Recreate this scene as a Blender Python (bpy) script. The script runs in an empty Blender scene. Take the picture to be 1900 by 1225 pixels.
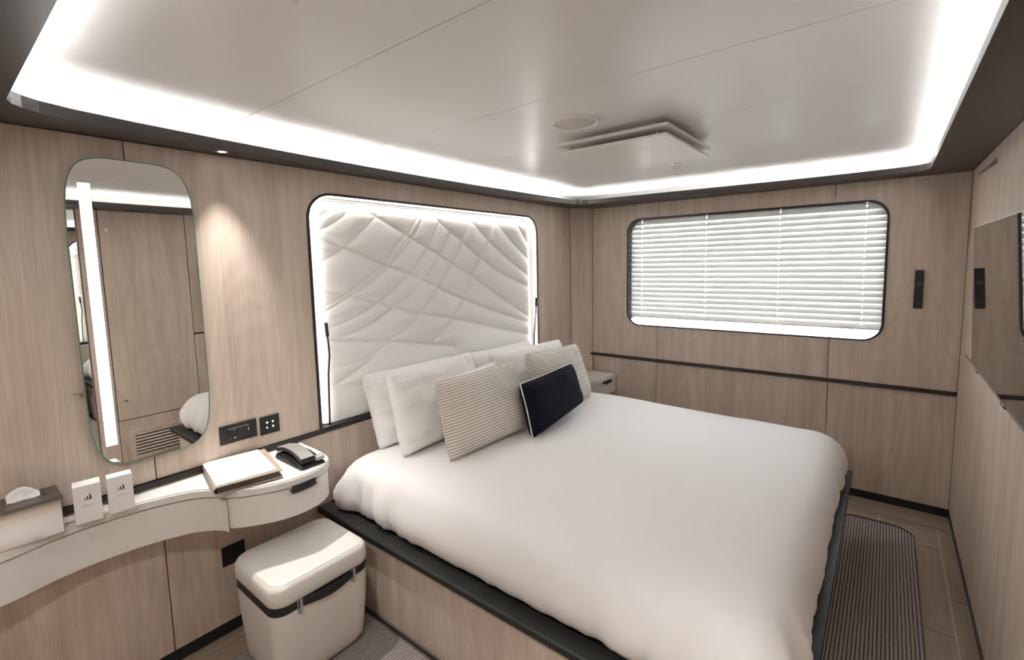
import bpy, bmesh, math, random
import numpy as np
from mathutils import Vector, Matrix, noise
from mathutils.geometry import tessellate_polygon

random.seed(7)
S = bpy.context.scene
COL = S.collection
PI = math.pi

# ------------------------------------------------------------------ camera, world, exposure
cam_d = bpy.data.cameras.new('camera')
cam = bpy.data.objects.new('camera', cam_d)
COL.objects.link(cam)
cam_d.sensor_fit = 'HORIZONTAL'
cam_d.sensor_width = 36.0
cam_d.lens = 872.48 / 1900 * 36.0
cam_d.shift_x = (950 - 969.24) / 1900
cam_d.shift_y = (577.44 - 612.5) / 1900
cam_d.clip_start = 0.02
right = Vector((0.7903457, 0.61233704, -0.01992554))
up = Vector((-0.04519943, 0.09071168, 0.99485095))
fwd = Vector((-0.61099156, 0.78537554, -0.09937087))
M = Matrix((right, up, -fwd)).transposed().to_4x4()
M.translation = Vector((2.23810, 0.0, 1.6))
cam.matrix_world = M
S.camera = cam

W = bpy.data.worlds.new('world')
S.world = W
W.use_nodes = True
bg = W.node_tree.nodes['Background']
bg.inputs['Color'].default_value = (0.84, 0.92, 1.0, 1)
bg.inputs['Strength'].default_value = 17.0

S.view_settings.view_transform = 'Standard'
S.view_settings.look = 'None'
S.view_settings.exposure = 0.75
S.view_settings.gamma = 1.0
S.view_settings.use_curve_mapping = False
S.cycles.use_denoising = True
S.cycles.max_bounces = 10
S.cycles.diffuse_bounces = 6
S.cycles.glossy_bounces = 6
S.cycles.transparent_max_bounces = 8
S.cycles.caustics_reflective = False
S.cycles.caustics_refractive = False
S.cycles.sample_clamp_indirect = 8.0

COVE = 16.5        # cove strip emission
HEADLED = 24.0      # strip behind the headboard pad
MIRRORLED = 9.0
SPOT = 42.0

# ------------------------------------------------------------------ room measures (metres)
XR, YB, ZT, ZC = 2.597, 3.75, 2.08, 2.18
YF = -0.80
ZR = 0.785         # top of the dark rail

# ------------------------------------------------------------------ materials
def new_mat(name):
    m = bpy.data.materials.new(name)
    m.use_nodes = True
    nt = m.node_tree
    return m, nt, nt.nodes['Principled BSDF']

def plain(name, col, rough=0.5, metal=0.0, spec=0.5, bump=None, var=0.0, coat=0.0, sheen=0.0):
    m, nt, p = new_mat(name)
    p.inputs['Base Color'].default_value = (*col, 1)
    p.inputs['Roughness'].default_value = rough
    p.inputs['Metallic'].default_value = metal
    p.inputs['Specular IOR Level'].default_value = spec
    p.inputs['Coat Weight'].default_value = coat
    p.inputs['Sheen Weight'].default_value = sheen
    tc = nt.nodes.new('ShaderNodeTexCoord')
    n = nt.nodes.new('ShaderNodeTexNoise')
    sc, st = bump if bump else (40, 0.0)
    n.inputs['Scale'].default_value = sc
    n.inputs['Detail'].default_value = 3
    nt.links.new(tc.outputs['Object'], n.inputs['Vector'])
    if bump:
        b = nt.nodes.new('ShaderNodeBump')
        b.inputs['Strength'].default_value = st
        b.inputs['Distance'].default_value = 0.002
        nt.links.new(n.outputs['Fac'], b.inputs['Height'])
        nt.links.new(b.outputs['Normal'], p.inputs['Normal'])
    if var > 0:
        mx = nt.nodes.new('ShaderNodeMix'); mx.data_type = 'RGBA'
        mx.inputs[6].default_value = (*[c * (1 - var) for c in col], 1)
        mx.inputs[7].default_value = (*[min(1, c * (1 + var)) for c in col], 1)
        nt.links.new(n.outputs['Fac'], mx.inputs[0])
        nt.links.new(mx.outputs[2], p.inputs['Base Color'])
    return m

def emit(name, col, s):
    m, nt, p = new_mat(name)
    p.inputs['Base Color'].default_value = (0.9, 0.9, 0.9, 1)
    p.inputs['Emission Color'].default_value = (*col, 1)
    p.inputs['Emission Strength'].default_value = s
    return m

def wood(name, light, dark, vertical=True, rough=0.42, contrast=1.3):
    """Oak laminate: long fine grain with soft cathedral figure. u runs across the grain, v along it."""
    m, nt, p = new_mat(name)
    N, L = nt.nodes.new, nt.links.new
    tc = N('ShaderNodeTexCoord'); sep = N('ShaderNodeSeparateXYZ')
    L(tc.outputs['Object'], sep.inputs[0])
    oi = N('ShaderNodeObjectInfo')
    def math_(op, a, b=None):
        n = N('ShaderNodeMath'); n.operation = op
        for i, v in enumerate((a, b)):
            if v is None: continue
            if isinstance(v, (int, float)): n.inputs[i].default_value = v
            else: L(v, n.inputs[i])
        return n.outputs[0]
    rnd = math_('MULTIPLY', oi.outputs['Random'], 37.0)
    if vertical:
        u = math_('ADD', sep.outputs['X'], sep.outputs['Y']); v = sep.outputs['Z']
    else:
        u = sep.outputs['X']; v = sep.outputs['Y']
    u = math_('ADD', u, rnd)
    def nz(su, sv, sc, det=3, rgh=0.55, dist=0.0):
        c = N('ShaderNodeCombineXYZ')
        L(math_('MULTIPLY', u, su), c.inputs[0]); L(math_('MULTIPLY', v, sv), c.inputs[1]); L(rnd, c.inputs[2])
        n = N('ShaderNodeTexNoise')
        n.inputs['Scale'].default_value = sc; n.inputs['Detail'].default_value = det
        n.inputs['Roughness'].default_value = rgh; n.inputs['Distortion'].default_value = dist
        L(c.outputs[0], n.inputs['Vector'])
        return n.outputs['Fac']
    fine = nz(150, 3.0, 1.0, 4, 0.6)
    band = nz(13, 0.9, 1.0, 3, 0.5, 0.4)
    fig = nz(3.2, 0.55, 1.0, 2, 0.5, 0.3)
    ring = math_('SINE', math_('MULTIPLY', fig, 120.0))
    ring = math_('MULTIPLY', ring, 0.035)
    f = math_('ADD', math_('MULTIPLY', fine, 0.48), math_('MULTIPLY', band, 0.55))
    f = math_('ADD', f, ring)
    f = math_('ADD', f, -0.02)
    mr = N('ShaderNodeMapRange')
    mr.inputs['From Min'].default_value = 0.5 - 0.24 / contrast
    mr.inputs['From Max'].default_value = 0.5 + 0.24 / contrast
    L(f, mr.inputs['Value'])
    mx = N('ShaderNodeMix'); mx.data_type = 'RGBA'
    mx.inputs[6].default_value = (*dark, 1); mx.inputs[7].default_value = (*light, 1)
    L(mr.outputs[0], mx.inputs[0])
    L(mx.outputs[2], p.inputs['Base Color'])
    p.inputs['Roughness'].default_value = rough
    b = N('ShaderNodeBump'); b.inputs['Strength'].default_value = 0.08; b.inputs['Distance'].default_value = 0.001
    L(fine, b.inputs['Height']); L(b.outputs['Normal'], p.inputs['Normal'])
    return m

OAK = wood('oak_laminate', (0.690, 0.580, 0.490), (0.470, 0.380, 0.310))
FLOORW = wood('wood_tile', (0.370, 0.295, 0.225), (0.245, 0.190, 0.142), vertical=False, rough=0.45)
FLOORWX = None
DARKW = plain('wenge_laminate', (0.040, 0.034, 0.032), 0.38, bump=(90, 0.1), var=0.25)
BLACK = plain('black_trim', (0.012, 0.012, 0.012), 0.4, var=0.1)
BLACKM = plain('matt_black_plastic', (0.010, 0.010, 0.011), 0.45, var=0.1)
BEDBLK = plain('black_leatherette', (0.014, 0.015, 0.014), 0.5, bump=(250, 0.15), var=0.15)
GAP = plain('shadow_gap', (0.045, 0.032, 0.025), 0.8, var=0.1)
GROUT = plain('pale_grout', (0.60, 0.52, 0.42), 0.8, bump=(200, 0.2), var=0.1)
CEIL = plain('satin_ceiling', (0.86, 0.855, 0.85), 0.30, spec=0.5, bump=(3, 0.02), var=0.01)
WHITE = plain('white_paint', (0.86, 0.85, 0.83), 0.5, var=0.02)
LACQ = plain('white_lacquer', (0.78, 0.755, 0.72), 0.32, var=0.02)
LEATHER = plain('white_leather', (0.76, 0.735, 0.69), 0.42, bump=(220, 0.12), var=0.02)
PADM = plain('quilted_leather', (0.87, 0.86, 0.835), 0.40, bump=(160, 0.06), var=0.015)
LINEN = plain('white_linen', (0.85, 0.83, 0.82), 0.85, bump=(60, 0.12), var=0.012, sheen=0.15)
PILLOWM = plain('white_cotton', (0.85, 0.835, 0.82), 0.85, bump=(35, 0.25), var=0.012, sheen=0.15)
NAVY = plain('navy_velvet', (0.0035, 0.004, 0.011), 0.95, spec=0.2, bump=(300, 0.3), var=0.3)
CREAM = plain('cream_piping', (0.72, 0.68, 0.62), 0.8, var=0.05)
CHROME = plain('polished_chrome', (0.85, 0.85, 0.85), 0.07, metal=1.0, var=0.01)
STEEL = plain('brushed_steel', (0.62, 0.61, 0.60), 0.3, metal=1.0, var=0.05)
SILVERP = plain('silver_plastic', (0.50, 0.50, 0.49), 0.3, metal=0.6, var=0.04)
BRONZE = plain('bronze_laminate', (0.085, 0.066, 0.055), 0.3, bump=(50, 0.05), var=0.1)
TAN = plain('taupe_leather', (0.42, 0.34, 0.25), 0.5, bump=(200, 0.2), var=0.06)
BROWNP = plain('dark_brown_lining', (0.075, 0.055, 0.05), 0.6, var=0.2)
PAPER = plain('white_paper', (0.88, 0.87, 0.85), 0.7, var=0.01)
CARD = plain('white_carton', (0.84, 0.82, 0.80), 0.55, var=0.01)
INK = plain('black_ink', (0.012, 0.014, 0.016), 0.6, var=0.1)
INKG = plain('grey_ink', (0.42, 0.41, 0.40), 0.7, var=0.05)
INKL = plain('pale_ink', (0.70, 0.69, 0.68), 0.7, var=0.02)
BRASS = plain('brass', (0.55, 0.42, 0.22), 0.3, metal=1.0, var=0.05)
MIRROR = plain('mirror_silver', (0.90, 0.90, 0.885), 0.0, metal=1.0)
MIRROR.node_tree.nodes['Principled BSDF'].inputs['Base Color'].default_value = (0.86, 0.86, 0.84, 1)
GLASSE = plain('green_glass_edge', (0.10, 0.24, 0.18), 0.1, var=0.1)
SCREEN = plain('tv_screen', (0.012, 0.010, 0.009), 0.02, spec=0.8, coat=0.6)
SCREEN.node_tree.nodes['Principled BSDF'].inputs['Coat Roughness'].default_value = 0.01
COVEW = plain('cove_grey_board', (0.34, 0.33, 0.32), 0.7, var=0.02)
WREC = plain('recess_white', (0.85, 0.84, 0.82), 0.6, var=0.01)
COVEM = emit('cove_led', (1.0, 0.99, 0.97), COVE)
HEADM = emit('headboard_led', (1.0, 0.965, 0.91), HEADLED)
MIRM = emit('mirror_led', (1.0, 0.99, 0.96), MIRRORLED)
LENS = emit('lamp_lens', (1.0, 0.97, 0.92), 8.0)
GREYMESH = plain('speaker_grille', (0.62, 0.59, 0.55), 0.6, bump=(600, 0.5), var=0.08)

def blind_mat():
    m, nt, p = new_mat('blind_slat')
    p.inputs['Base Color'].default_value = (0.80, 0.79, 0.77, 1)
    p.inputs['Roughness'].default_value = 0.45
    tr = nt.nodes.new('ShaderNodeBsdfTranslucent')
    tr.inputs['Color'].default_value = (0.85, 0.82, 0.78, 1)
    ms = nt.nodes.new('ShaderNodeMixShader'); ms.inputs[0].default_value = 0.15
    out = nt.nodes['Material Output']
    nt.links.new(p.outputs[0], ms.inputs[1]); nt.links.new(tr.outputs[0], ms.inputs[2])
    nt.links.new(ms.outputs[0], out.inputs['Surface'])
    return m
SLAT = blind_mat()

def glass_mat():
    m, nt, p = new_mat('window_glass')
    t = nt.nodes.new('ShaderNodeBsdfTransparent'); g = nt.nodes.new('ShaderNodeBsdfGlossy')
    g.inputs['Roughness'].default_value = 0.02
    f = nt.nodes.new('ShaderNodeFresnel'); f.inputs['IOR'].default_value = 1.45
    ms = nt.nodes.new('ShaderNodeMixShader')
    nt.links.new(f.outputs[0], ms.inputs[0]); nt.links.new(t.outputs[0], ms.inputs[1]); nt.links.new(g.outputs[0], ms.inputs[2])
    nt.links.new(ms.outputs[0], nt.nodes['Material Output'].inputs['Surface'])
    return m
GLASS = glass_mat()

def stripe_mat():
    """Woven cushion cover: thin taupe lines on cream, following the cover's own UVs."""
    m, nt, p = new_mat('striped_linen')
    N, L = nt.nodes.new, nt.links.new
    uv = N('ShaderNodeUVMap'); sep = N('ShaderNodeSeparateXYZ'); L(uv.outputs[0], sep.inputs[0])
    mu = N('ShaderNodeMath'); mu.operation = 'MULTIPLY'; mu.inputs[1].default_value = 2 * PI * 27; L(sep.outputs['Y'], mu.inputs[0])
    si = N('ShaderNodeMath'); si.operation = 'SINE'; L(mu.outputs[0], si.inputs[0])
    mr = N('ShaderNodeMapRange'); mr.inputs['From Min'].default_value = -0.75; mr.inputs['From Max'].default_value = 0.5
    L(si.outputs[0], mr.inputs['Value'])
    mx = N('ShaderNodeMix'); mx.data_type = 'RGBA'
    mx.inputs[6].default_value = (0.40, 0.35, 0.30, 1); mx.inputs[7].default_value = (0.74, 0.70, 0.635, 1)
    L(mr.outputs[0], mx.inputs[0]); L(mx.outputs[2], p.inputs['Base Color'])
    p.inputs['Roughness'].default_value = 0.9
    b = N('ShaderNodeBump'); b.inputs['Strength'].default_value = 0.35; b.inputs['Distance'].default_value = 0.003
    L(mr.outputs[0], b.inputs['Height']); L(b.outputs['Normal'], p.inputs['Normal'])
    return m
STRIPE = stripe_mat()

def rug_mat():
    m, nt, p = new_mat('ribbed_rug')
    N, L = nt.nodes.new, nt.links.new
    tc = N('ShaderNodeTexCoord'); sep = N('ShaderNodeSeparateXYZ'); L(tc.outputs['Object'], sep.inputs[0])
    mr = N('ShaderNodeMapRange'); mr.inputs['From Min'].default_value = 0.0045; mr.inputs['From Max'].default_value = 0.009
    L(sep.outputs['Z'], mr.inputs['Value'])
    n = N('ShaderNodeTexNoise'); n.inputs['Scale'].default_value = 260; n.inputs['Detail'].default_value = 2
    L(tc.outputs['Object'], n.inputs['Vector'])
    tuft = N('ShaderNodeMix'); tuft.data_type = 'RGBA'
    tuft.inputs[6].default_value = (0.24, 0.205, 0.19, 1); tuft.inputs[7].default_value = (0.52, 0.47, 0.445, 1)
    L(n.outputs['Fac'], tuft.inputs[0])
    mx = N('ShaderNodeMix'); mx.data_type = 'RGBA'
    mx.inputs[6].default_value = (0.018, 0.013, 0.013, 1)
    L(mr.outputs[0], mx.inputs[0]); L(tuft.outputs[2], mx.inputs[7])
    L(mx.outputs[2], p.inputs['Base Color'])
    p.inputs['Roughness'].default_value = 0.95
    b = N('ShaderNodeBump'); b.inputs['Strength'].default_value = 0.6; b.inputs['Distance'].default_value = 0.004
    L(n.outputs['Fac'], b.inputs['Height']); L(b.outputs['Normal'], p.inputs['Normal'])
    return m
RUG = rug_mat()

# ------------------------------------------------------------------ helpers
def obj(name, bm, mat, parent=None, smooth=False, autosmooth=None):
    me = bpy.data.meshes.new(name)
    bm.normal_update()
    if autosmooth is not None:
        for e in bm.edges:
            if len(e.link_faces) == 2 and e.calc_face_angle(0) > math.radians(autosmooth): e.smooth = False
        smooth = True
    if smooth:
        for f in bm.faces: f.smooth = True
    bm.to_mesh(me); bm.free()
    o = bpy.data.objects.new(name, me)
    COL.objects.link(o)
    for m in (mat if isinstance(mat, (list, tuple)) else [mat]): me.materials.append(m)
    if parent is not None:
        o.parent = parent
        o.matrix_parent_inverse = PINV.get(parent.name, Matrix())
    return o

PINV = {}
def thing(name, label, cat, loc=(0, 0, 0), group=None):
    o = bpy.data.objects.new(name, None)
    o.empty_display_size = 0.05
    COL.objects.link(o)
    o.location = loc
    o['label'] = label; o['category'] = cat
    if group: o['group'] = group
    PINV[o.name] = Matrix.Translation(-Vector(loc))
    return o

def tag(o, label, cat, group=None):
    o['label'] = label; o['category'] = cat
    if group: o['group'] = group
    return o

def struct(o, label=None):
    o['kind'] = 'structure'
    if label: o['label'] = label
    return o

def lab(o, label):
    o['label'] = label
    return o

def B(): return bmesh.new()

def box(bm, x0, x1, y0, y1, z0, z1, bev=0.0, seg=2):
    vs = [bm.verts.new(p) for p in ((x0,y0,z0),(x1,y0,z0),(x1,y1,z0),(x0,y1,z0),(x0,y0,z1),(x1,y0,z1),(x1,y1,z1),(x0,y1,z1))]
    fs = [bm.faces.new([vs[i] for i in q]) for q in ((0,3,2,1),(4,5,6,7),(0,1,5,4),(1,2,6,5),(2,3,7,6),(3,0,4,7))]
    if bev > 0:
        es = list({e for f in fs for e in f.edges})
        bmesh.ops.bevel(bm, geom=es, offset=bev, segments=seg, profile=0.5, affect='EDGES')
    return bm

def rrect(a0, a1, b0, b1, r, n=10, sq=(0, 0, 0, 0)):
    """Rounded rectangle outline, counter-clockwise in (a, b); sq marks square corners (a0b0, a1b0, a1b1, a0b1)."""
    out = []
    for (ca, cb, s, k, p) in ((a0+r, b0+r, PI, 0, (a0, b0)), (a1-r, b0+r, 1.5*PI, 1, (a1, b0)), (a1-r, b1-r, 0, 2, (a1, b1)), (a0+r, b1-r, 0.5*PI, 3, (a0, b1))):
        if sq[k]: out.append(p); continue
        for i in range(n + 1):
            t = s + 0.5*PI*i/n
            out.append((ca + r*math.cos(t), cb + r*math.sin(t)))
    return out

AX = {'x': lambda a, b, d: (d, a, b), 'y': lambda a, b, d: (a, d, b), 'z': lambda a, b, d: (a, b, d)}
def prism(bm, loops, d0, d1, axis='z', ends=(True, True)):
    """Extrude a polygon (first loop, others are holes) from d0 to d1 along an axis."""
    f = AX[axis]
    tris = tessellate_polygon([[Vector((a, b, 0)) for a, b in l] for l in loops])
    flat = [p for l in loops for p in l]
    lo = [bm.verts.new(f(a, b, d0)) for a, b in flat]
    hi = [bm.verts.new(f(a, b, d1)) for a, b in flat]
    for t in tris:
        for side, vs in ((0, lo), (1, hi)):
            if ends[side]:
                try: bm.faces.new([vs[i] for i in t])
                except ValueError: pass
    k = 0
    for l in loops:
        n = len(l)
        for i in range(n):
            a, b = k + i, k + (i + 1) % n
            bm.faces.new((lo[a], lo[b], hi[b], hi[a]))
        k += n
    bmesh.ops.recalc_face_normals(bm, faces=bm.faces[:])
    return bm

def ring_loft(bm, rings, close=True, cap0=False, cap1=False):
    vv = [[bm.verts.new(p) for p in r] for r in rings]
    for a, b in zip(vv[:-1], vv[1:]):
        n = len(a)
        for i in range(n if close else n - 1):
            j = (i + 1) % n
            bm.faces.new((a[i], a[j], b[j], b[i]))
    if cap0: bm.faces.new(list(reversed(vv[0])))
    if cap1: bm.faces.new(vv[-1])
    return vv

def tube(bm, pts, r, n=8, closed=False):
    pts = [Vector(p) for p in pts]
    m = len(pts)
    rings = []
    for i, p in enumerate(pts):
        if closed: t = pts[(i+1) % m] - pts[i-1]
        else: t = pts[min(i+1, m-1)] - pts[max(i-1, 0)]
        t.normalize()
        ref = Vector((0, 0, 1)) if abs(t.z) < 0.9 else Vector((1, 0, 0))
        s = t.cross(ref).normalized(); u = s.cross(t)
        rr = r[i] if isinstance(r, (list, tuple)) else r
        rings.append([p + (s*math.cos(2*PI*k/n) + u*math.sin(2*PI*k/n))*rr for k in range(n)])
    if closed: rings.append(rings[0])
    if closed:
        vv = [[bm.verts.new(q) for q in rg] for rg in rings[:-1]]
        for i in range(m):
            a, b = vv[i], vv[(i+1) % m]
            for k in range(n): bm.faces.new((a[k], a[(k+1) % n], b[(k+1) % n], b[k]))
    else:
        ring_loft(bm, rings, True, True, True)
    bmesh.ops.recalc_face_normals(bm, faces=bm.faces[:])
    return bm

def lathe(bm, prof, c, n=32, axis='z'):
    rings = []
    for r, h in prof:
        rg = []
        for k in range(n):
            a = 2*PI*k/n
            if axis == 'z': rg.append((c[0]+r*math.cos(a), c[1]+r*math.sin(a), c[2]+h))
            elif axis == 'x': rg.append((c[0]+h, c[1]+r*math.cos(a), c[2]+r*math.sin(a)))
            else: rg.append((c[0]+r*math.cos(a), c[1]+h, c[2]+r*math.sin(a)))
        rings.append(rg)
    ring_loft(bm, rings, True, True, True)
    bmesh.ops.recalc_face_normals(bm, faces=bm.faces[:])
    return bm

def P(name, polys_or_box, d0, d1, axis, mat, parent, bev=0):
    bm = prism(B(), polys_or_box, d0, d1, axis)
    return obj(name, bm, mat, parent)

# ------------------------------------------------------------------ floor
bm = box(B(), -0.10, XR + 0.10, YF - 0.1, YB + 0.10, -0.06, -0.004)
floor = struct(obj('floor', bm, GROUT))
TH = 0.004
def tile(x0, x1, y0, y1):
    g = 0.0026
    bm = box(B(), x0 + g, x1 - g, y0 + g, y1 - g, -0.004, 0.0)
    along_x = (x1 - x0) > (y1 - y0)
    obj('floor_tile', bm, FLOORW2 if along_x else FLOORW, floor)
FLOORW2 = wood('wood_tile_crosswise', (0.370, 0.295, 0.225), (0.245, 0.190, 0.142), vertical=False, rough=0.45)
_nt = FLOORW2.node_tree
_sep = [n for n in _nt.nodes if n.bl_idname == 'ShaderNodeSeparateXYZ'][0]
for l in list(_nt.links):
    if l.from_node == _sep:
        to = l.to_socket; nm = l.from_socket.name
        _nt.links.remove(l)
        _nt.links.new(_sep.outputs['Y' if nm == 'X' else 'X'], to)
# strips along the walls, then rows across the room
for y0, y1 in ((YF, 0.40), (0.40, 1.60), (1.60, 2.83), (2.83, 3.554)): tile(2.535, XR, y0, y1)
for y0, y1 in ((YF, 0.10), (0.10, 1.30), (1.30, 2.50), (2.50, 3.554)): tile(0.0, 0.077, y0, y1)
for x0, x1 in ((0.0, 1.2), (1.2, XR)): tile(x0, x1, 3.554, YB)
for x0, x1 in ((0.077, 1.063), (1.063, 2.263), (2.263, 2.535)): tile(x0, x1, 3.29, 3.554)
xs = [2.535, 2.27, 2.005, 1.74, 1.475, 1.21, 0.945, 0.68, 0.415, 0.077]
for i, (b, a) in enumerate(zip(xs[:-1], xs[1:])):
    o = (i * 0.41) % 1.2
    ys = [3.29] + [y for y in (3.29 - 1.35 - o + 0.6, 3.29 - 2.55 - o + 0.6, 3.29 - 3.75 - o + 0.6) if YF < y < 3.2] + [YF]
    for y1, y0 in zip(ys[:-1], ys[1:]): tile(a, b, y0, y1)

# ------------------------------------------------------------------ ceiling
bm = box(B(), -0.10, XR + 0.10, YF - 0.1, YB + 0.10, ZC + 0.02, ZC + 0.06)
ceiling = struct(obj('ceiling', bm, GAP))
ys = [YF - 0.06, -0.37, 0.233, 0.833, 1.425, 2.02, 2.621, 3.21, YB + 0.06]
for a, b in zip(ys[:-1], ys[1:]):
    obj('ceiling_panel', box(B(), -0.06, XR + 0.06, a + 0.0012, b - 0.0012, ZC, ZC + 0.02, 0.0008, 1), CEIL, ceiling)

# dark soffit running round the room, its opening gently bowed
left = [(0.302, 0.199), (0.262, 0.212), (0.232, 0.236), (0.205, 0.275), (0.180, 0.35), (0.155, 0.513), (0.128, 0.8), (0.105, 1.15), (0.095, 1.5),
        (0.095, 1.9), (0.105, 2.3), (0.122, 2.7), (0.145, 3.1), (0.163, 3.28), (0.185, 3.38), (0.215, 3.43), (0.262, 3.452)]
back = [(0.36, 3.463), (0.50, 3.474), (0.75, 3.497), (1.0, 3.520), (1.3, 3.547), (1.55, 3.566), (1.8, 3.580), (2.0, 3.583), (2.2, 3.576), (2.30, 3.566),
        (2.35, 3.553), (2.385, 3.522), (2.398, 3.478)]
rightp = [(2.398, 3.0), (2.397, 1.8), (2.394, 0.32), (2.385, 0.25), (2.36, 0.21), (2.31, 0.199)]
opening = (left + back + rightp)[::-1]     # counter-clockwise
outer = [(-0.03, YF), (XR + 0.03, YF), (XR + 0.03, YB + 0.03), (-0.03, YB + 0.03)]
trim_3 = obj('trim_3', prism(B(), [outer, opening], ZT, ZT + 0.020, 'z'), DARKW)
struct(trim_3, 'dark wood soffit framing the lit ceiling')
# hidden LED profile on top of the soffit, one lamp following the opening
def offset_loop(pts, d):
    n = len(pts); out = []
    for i in range(n):
        p0, p1, p2 = Vector(pts[i-1]), Vector(pts[i]), Vector(pts[(i+1) % n])
        t = (p2 - p0).normalized()
        out.append((p1.x + t.y*d, p1.y - t.x*d))
    return out
obj('soffit_lip', prism(B(), [offset_loop(opening, 0.008), opening], ZT + 0.020, ZT + 0.036, 'z'), DARKW, trim_3)
for b_ in ((-0.019, -0.001, YF, YB), (XR + 0.001, XR + 0.019, YF, YB)):
    obj('cove_lining', box(B(), *b_, ZT + 0.0205, ZC - 0.0005), COVEW, trim_3)
for b_ in ((0.0, XR, YB + 0.001, YB + 0.019), (0.0, XR, YF - 0.019, YF - 0.001)):
    obj('cove_lining', box(B(), *b_, ZT + 0.0205, ZC - 0.0005), COVEW, trim_3)
obj('cove_floor', prism(B(), [[(0, YF), (XR, YF), (XR, YB), (0, YB)], offset_loop(opening, 0.010)], ZT + 0.0203, ZT + 0.0210, 'z'), COVEW, trim_3)
bm = prism(B(), [offset_loop(opening, 0.065), offset_loop(opening, 0.018)], ZT + 0.0215, ZT + 0.0240, 'z')
tag(obj('cove_light', bm, COVEM), 'thin white light strip hidden on top of the dark ceiling surround', 'light strip')

# ------------------------------------------------------------------ walls
def wall(name, x0, x1, y0, y1, z0=0.0, z1=2.24, holes=None, axis=None):
    if holes is None: return struct(obj(name, box(B(), x0, x1, y0, y1, z0, z1), GAP))
    if axis == 'x': return struct(obj(name, prism(B(), [[(y0, z0), (y1, z0), (y1, z1), (y0, z1)]] + holes, x0, x1, 'x'), GAP))
    return struct(obj(name, prism(B(), [[(x0, z0), (x1, z0), (x1, z1), (x0, z1)]] + holes, y0, y1, 'y'), GAP))

# --- headboard wall (left)
HY0, HY1, HZ1, HR = 1.187, 3.088, 1.974, 0.135
wall_left = wall('wall_left', -0.12, -0.020, YF - 0.1, YB + 0.1, holes=[rrect(HY0 - 0.005, HY1 + 0.005, ZR - 0.03, HZ1 + 0.005, HR, 10, (1, 1, 0, 0))], axis='x')
def panel(parent, loop, d0, d1, axis, name='wall_panel', mat=OAK):
    return obj(name, prism(B(), [loop], d0, d1, axis), mat, parent)
g = 0.0022
def rect(a0, a1, b0, b1): return [(a0 + g, b0 + g), (a1 - g, b0 + g), (a1 - g, b1 - g), (a0 + g, b1 - g)]
panel(wall_left, rect(YF, 0.512, ZR, ZT), -0.018, 0.0, 'x')
# big panel with the arch for the headboard: outline runs up and over the opening
arch = [(HY1, ZR + g), (HY1, HZ1 - HR)] + [(HY1 - HR + HR*math.cos(t), HZ1 - HR + HR*math.sin(t)) for t in [0.5*PI*i/12 for i in range(1, 13)]] + \
       [(HY0 + HR + HR*math.cos(t), HZ1 - HR + HR*math.sin(t)) for t in [0.5*PI + 0.5*PI*i/12 for i in range(0, 13)]] + [(HY0, ZR + g)]
panel(wall_left, [(0.512 + g, ZR + g), (0.512 + g, ZT - g), (3.585 - g, ZT - g), (3.585 - g, ZR + g)] + arch, -0.018, 0.0, 'x')
for a, b in ((YF, 0.517), (0.517, 1.717), (1.717, 2.917), (2.917, 3.585)): panel(wall_left, rect(a, b, 0.05, 0.762), -0.018, 0.0, 'x')
baseboard_left = struct(obj('baseboard_left', box(B(), -0.018, 0.001, YF, 3.60, 0, 0.049), BLACK))
# rail, with a wider ledge in front of the headboard recess
trim_1 = struct(obj('trim_1', box(B(), -0.018, 0.012, YF, 3.59, 0.764, ZR, 0.002, 1), BLACK))

# --- window wall (back)
WX0, WX1, WZ0, WZ1, WR = 0.470, 2.230, 1.060, 1.958, 0.115
wall_back = wall('wall_back', -0.10, XR + 0.1, YB + 0.020, YB + 0.16, holes=[[(WX0 - 0.05, WZ0 - 0.006), (WX1 + 0.05, WZ0 - 0.006), (WX1 + 0.05, WZ1 + 0.05), (WX0 - 0.05, WZ1 + 0.05)]], axis='y')
def arc(cx, cz, r, a0, a1, n=12): return [(cx + r*math.cos(a0 + (a1-a0)*i/n), cz + r*math.sin(a0 + (a1-a0)*i/n)) for i in range(n + 1)]
J1, J2 = 0.742, 1.943
panel(wall_back, [(0.134, ZR+g), (J1-g, ZR+g), (J1-g, WZ0)] + arc(WX0+WR, WZ0+WR, WR, 1.5*PI, PI) + arc(WX0+WR, WZ1-WR, WR, PI, 0.5*PI) + [(J1-g, WZ1), (J1-g, ZT-g), (0.134, ZT-g)], YB, YB + 0.018, 'y')
panel(wall_back, rect(J1, J2, ZR, WZ0), YB, YB + 0.018, 'y')
panel(wall_back, rect(J1, J2, WZ1, ZT), YB, YB + 0.018, 'y')
panel(wall_back, [(XR-g, ZR+g), (J2+g, ZR+g), (J2+g, WZ0)] + arc(WX1-WR, WZ0+WR, WR, 1.5*PI, 2*PI) + arc(WX1-WR, WZ1-WR, WR, 0, 0.5*PI) + [(J2+g, WZ1), (J2+g, ZT-g), (XR-g, ZT-g)], YB, YB + 0.018, 'y')
for a, b in ((0.134, 0.736), (0.736, 1.946), (1.946, XR)): panel(wall_back, rect(a, b, 0.05, 0.762), YB, YB + 0.018, 'y')
baseboard_back = struct(obj('baseboard_back', box(B(), 0.0, XR, YB - 0.001, YB + 0.018, 0, 0.049), BLACK))
bm = B()
prof = [(YB + 0.018, 0.762), (YB - 0.012, 0.761), (YB - 0.024, 0.768), (YB - 0.024, 0.777), (YB - 0.012, ZR), (YB + 0.018, ZR)]
ring_loft(bm, [[(0.12, y, z) for y, z in prof], [(2.592 - (0.010 if i in (3, 4, 5) else 0.0), y, z) for i, (y, z) in enumerate(prof)]], True, True, True)
bmesh.ops.recalc_face_normals(bm, faces=bm.faces[:])
trim_2 = struct(obj('trim_2', bm, plain('rail_bronze', (0.030, 0.024, 0.020), 0.35, var=0.1)))
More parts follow.
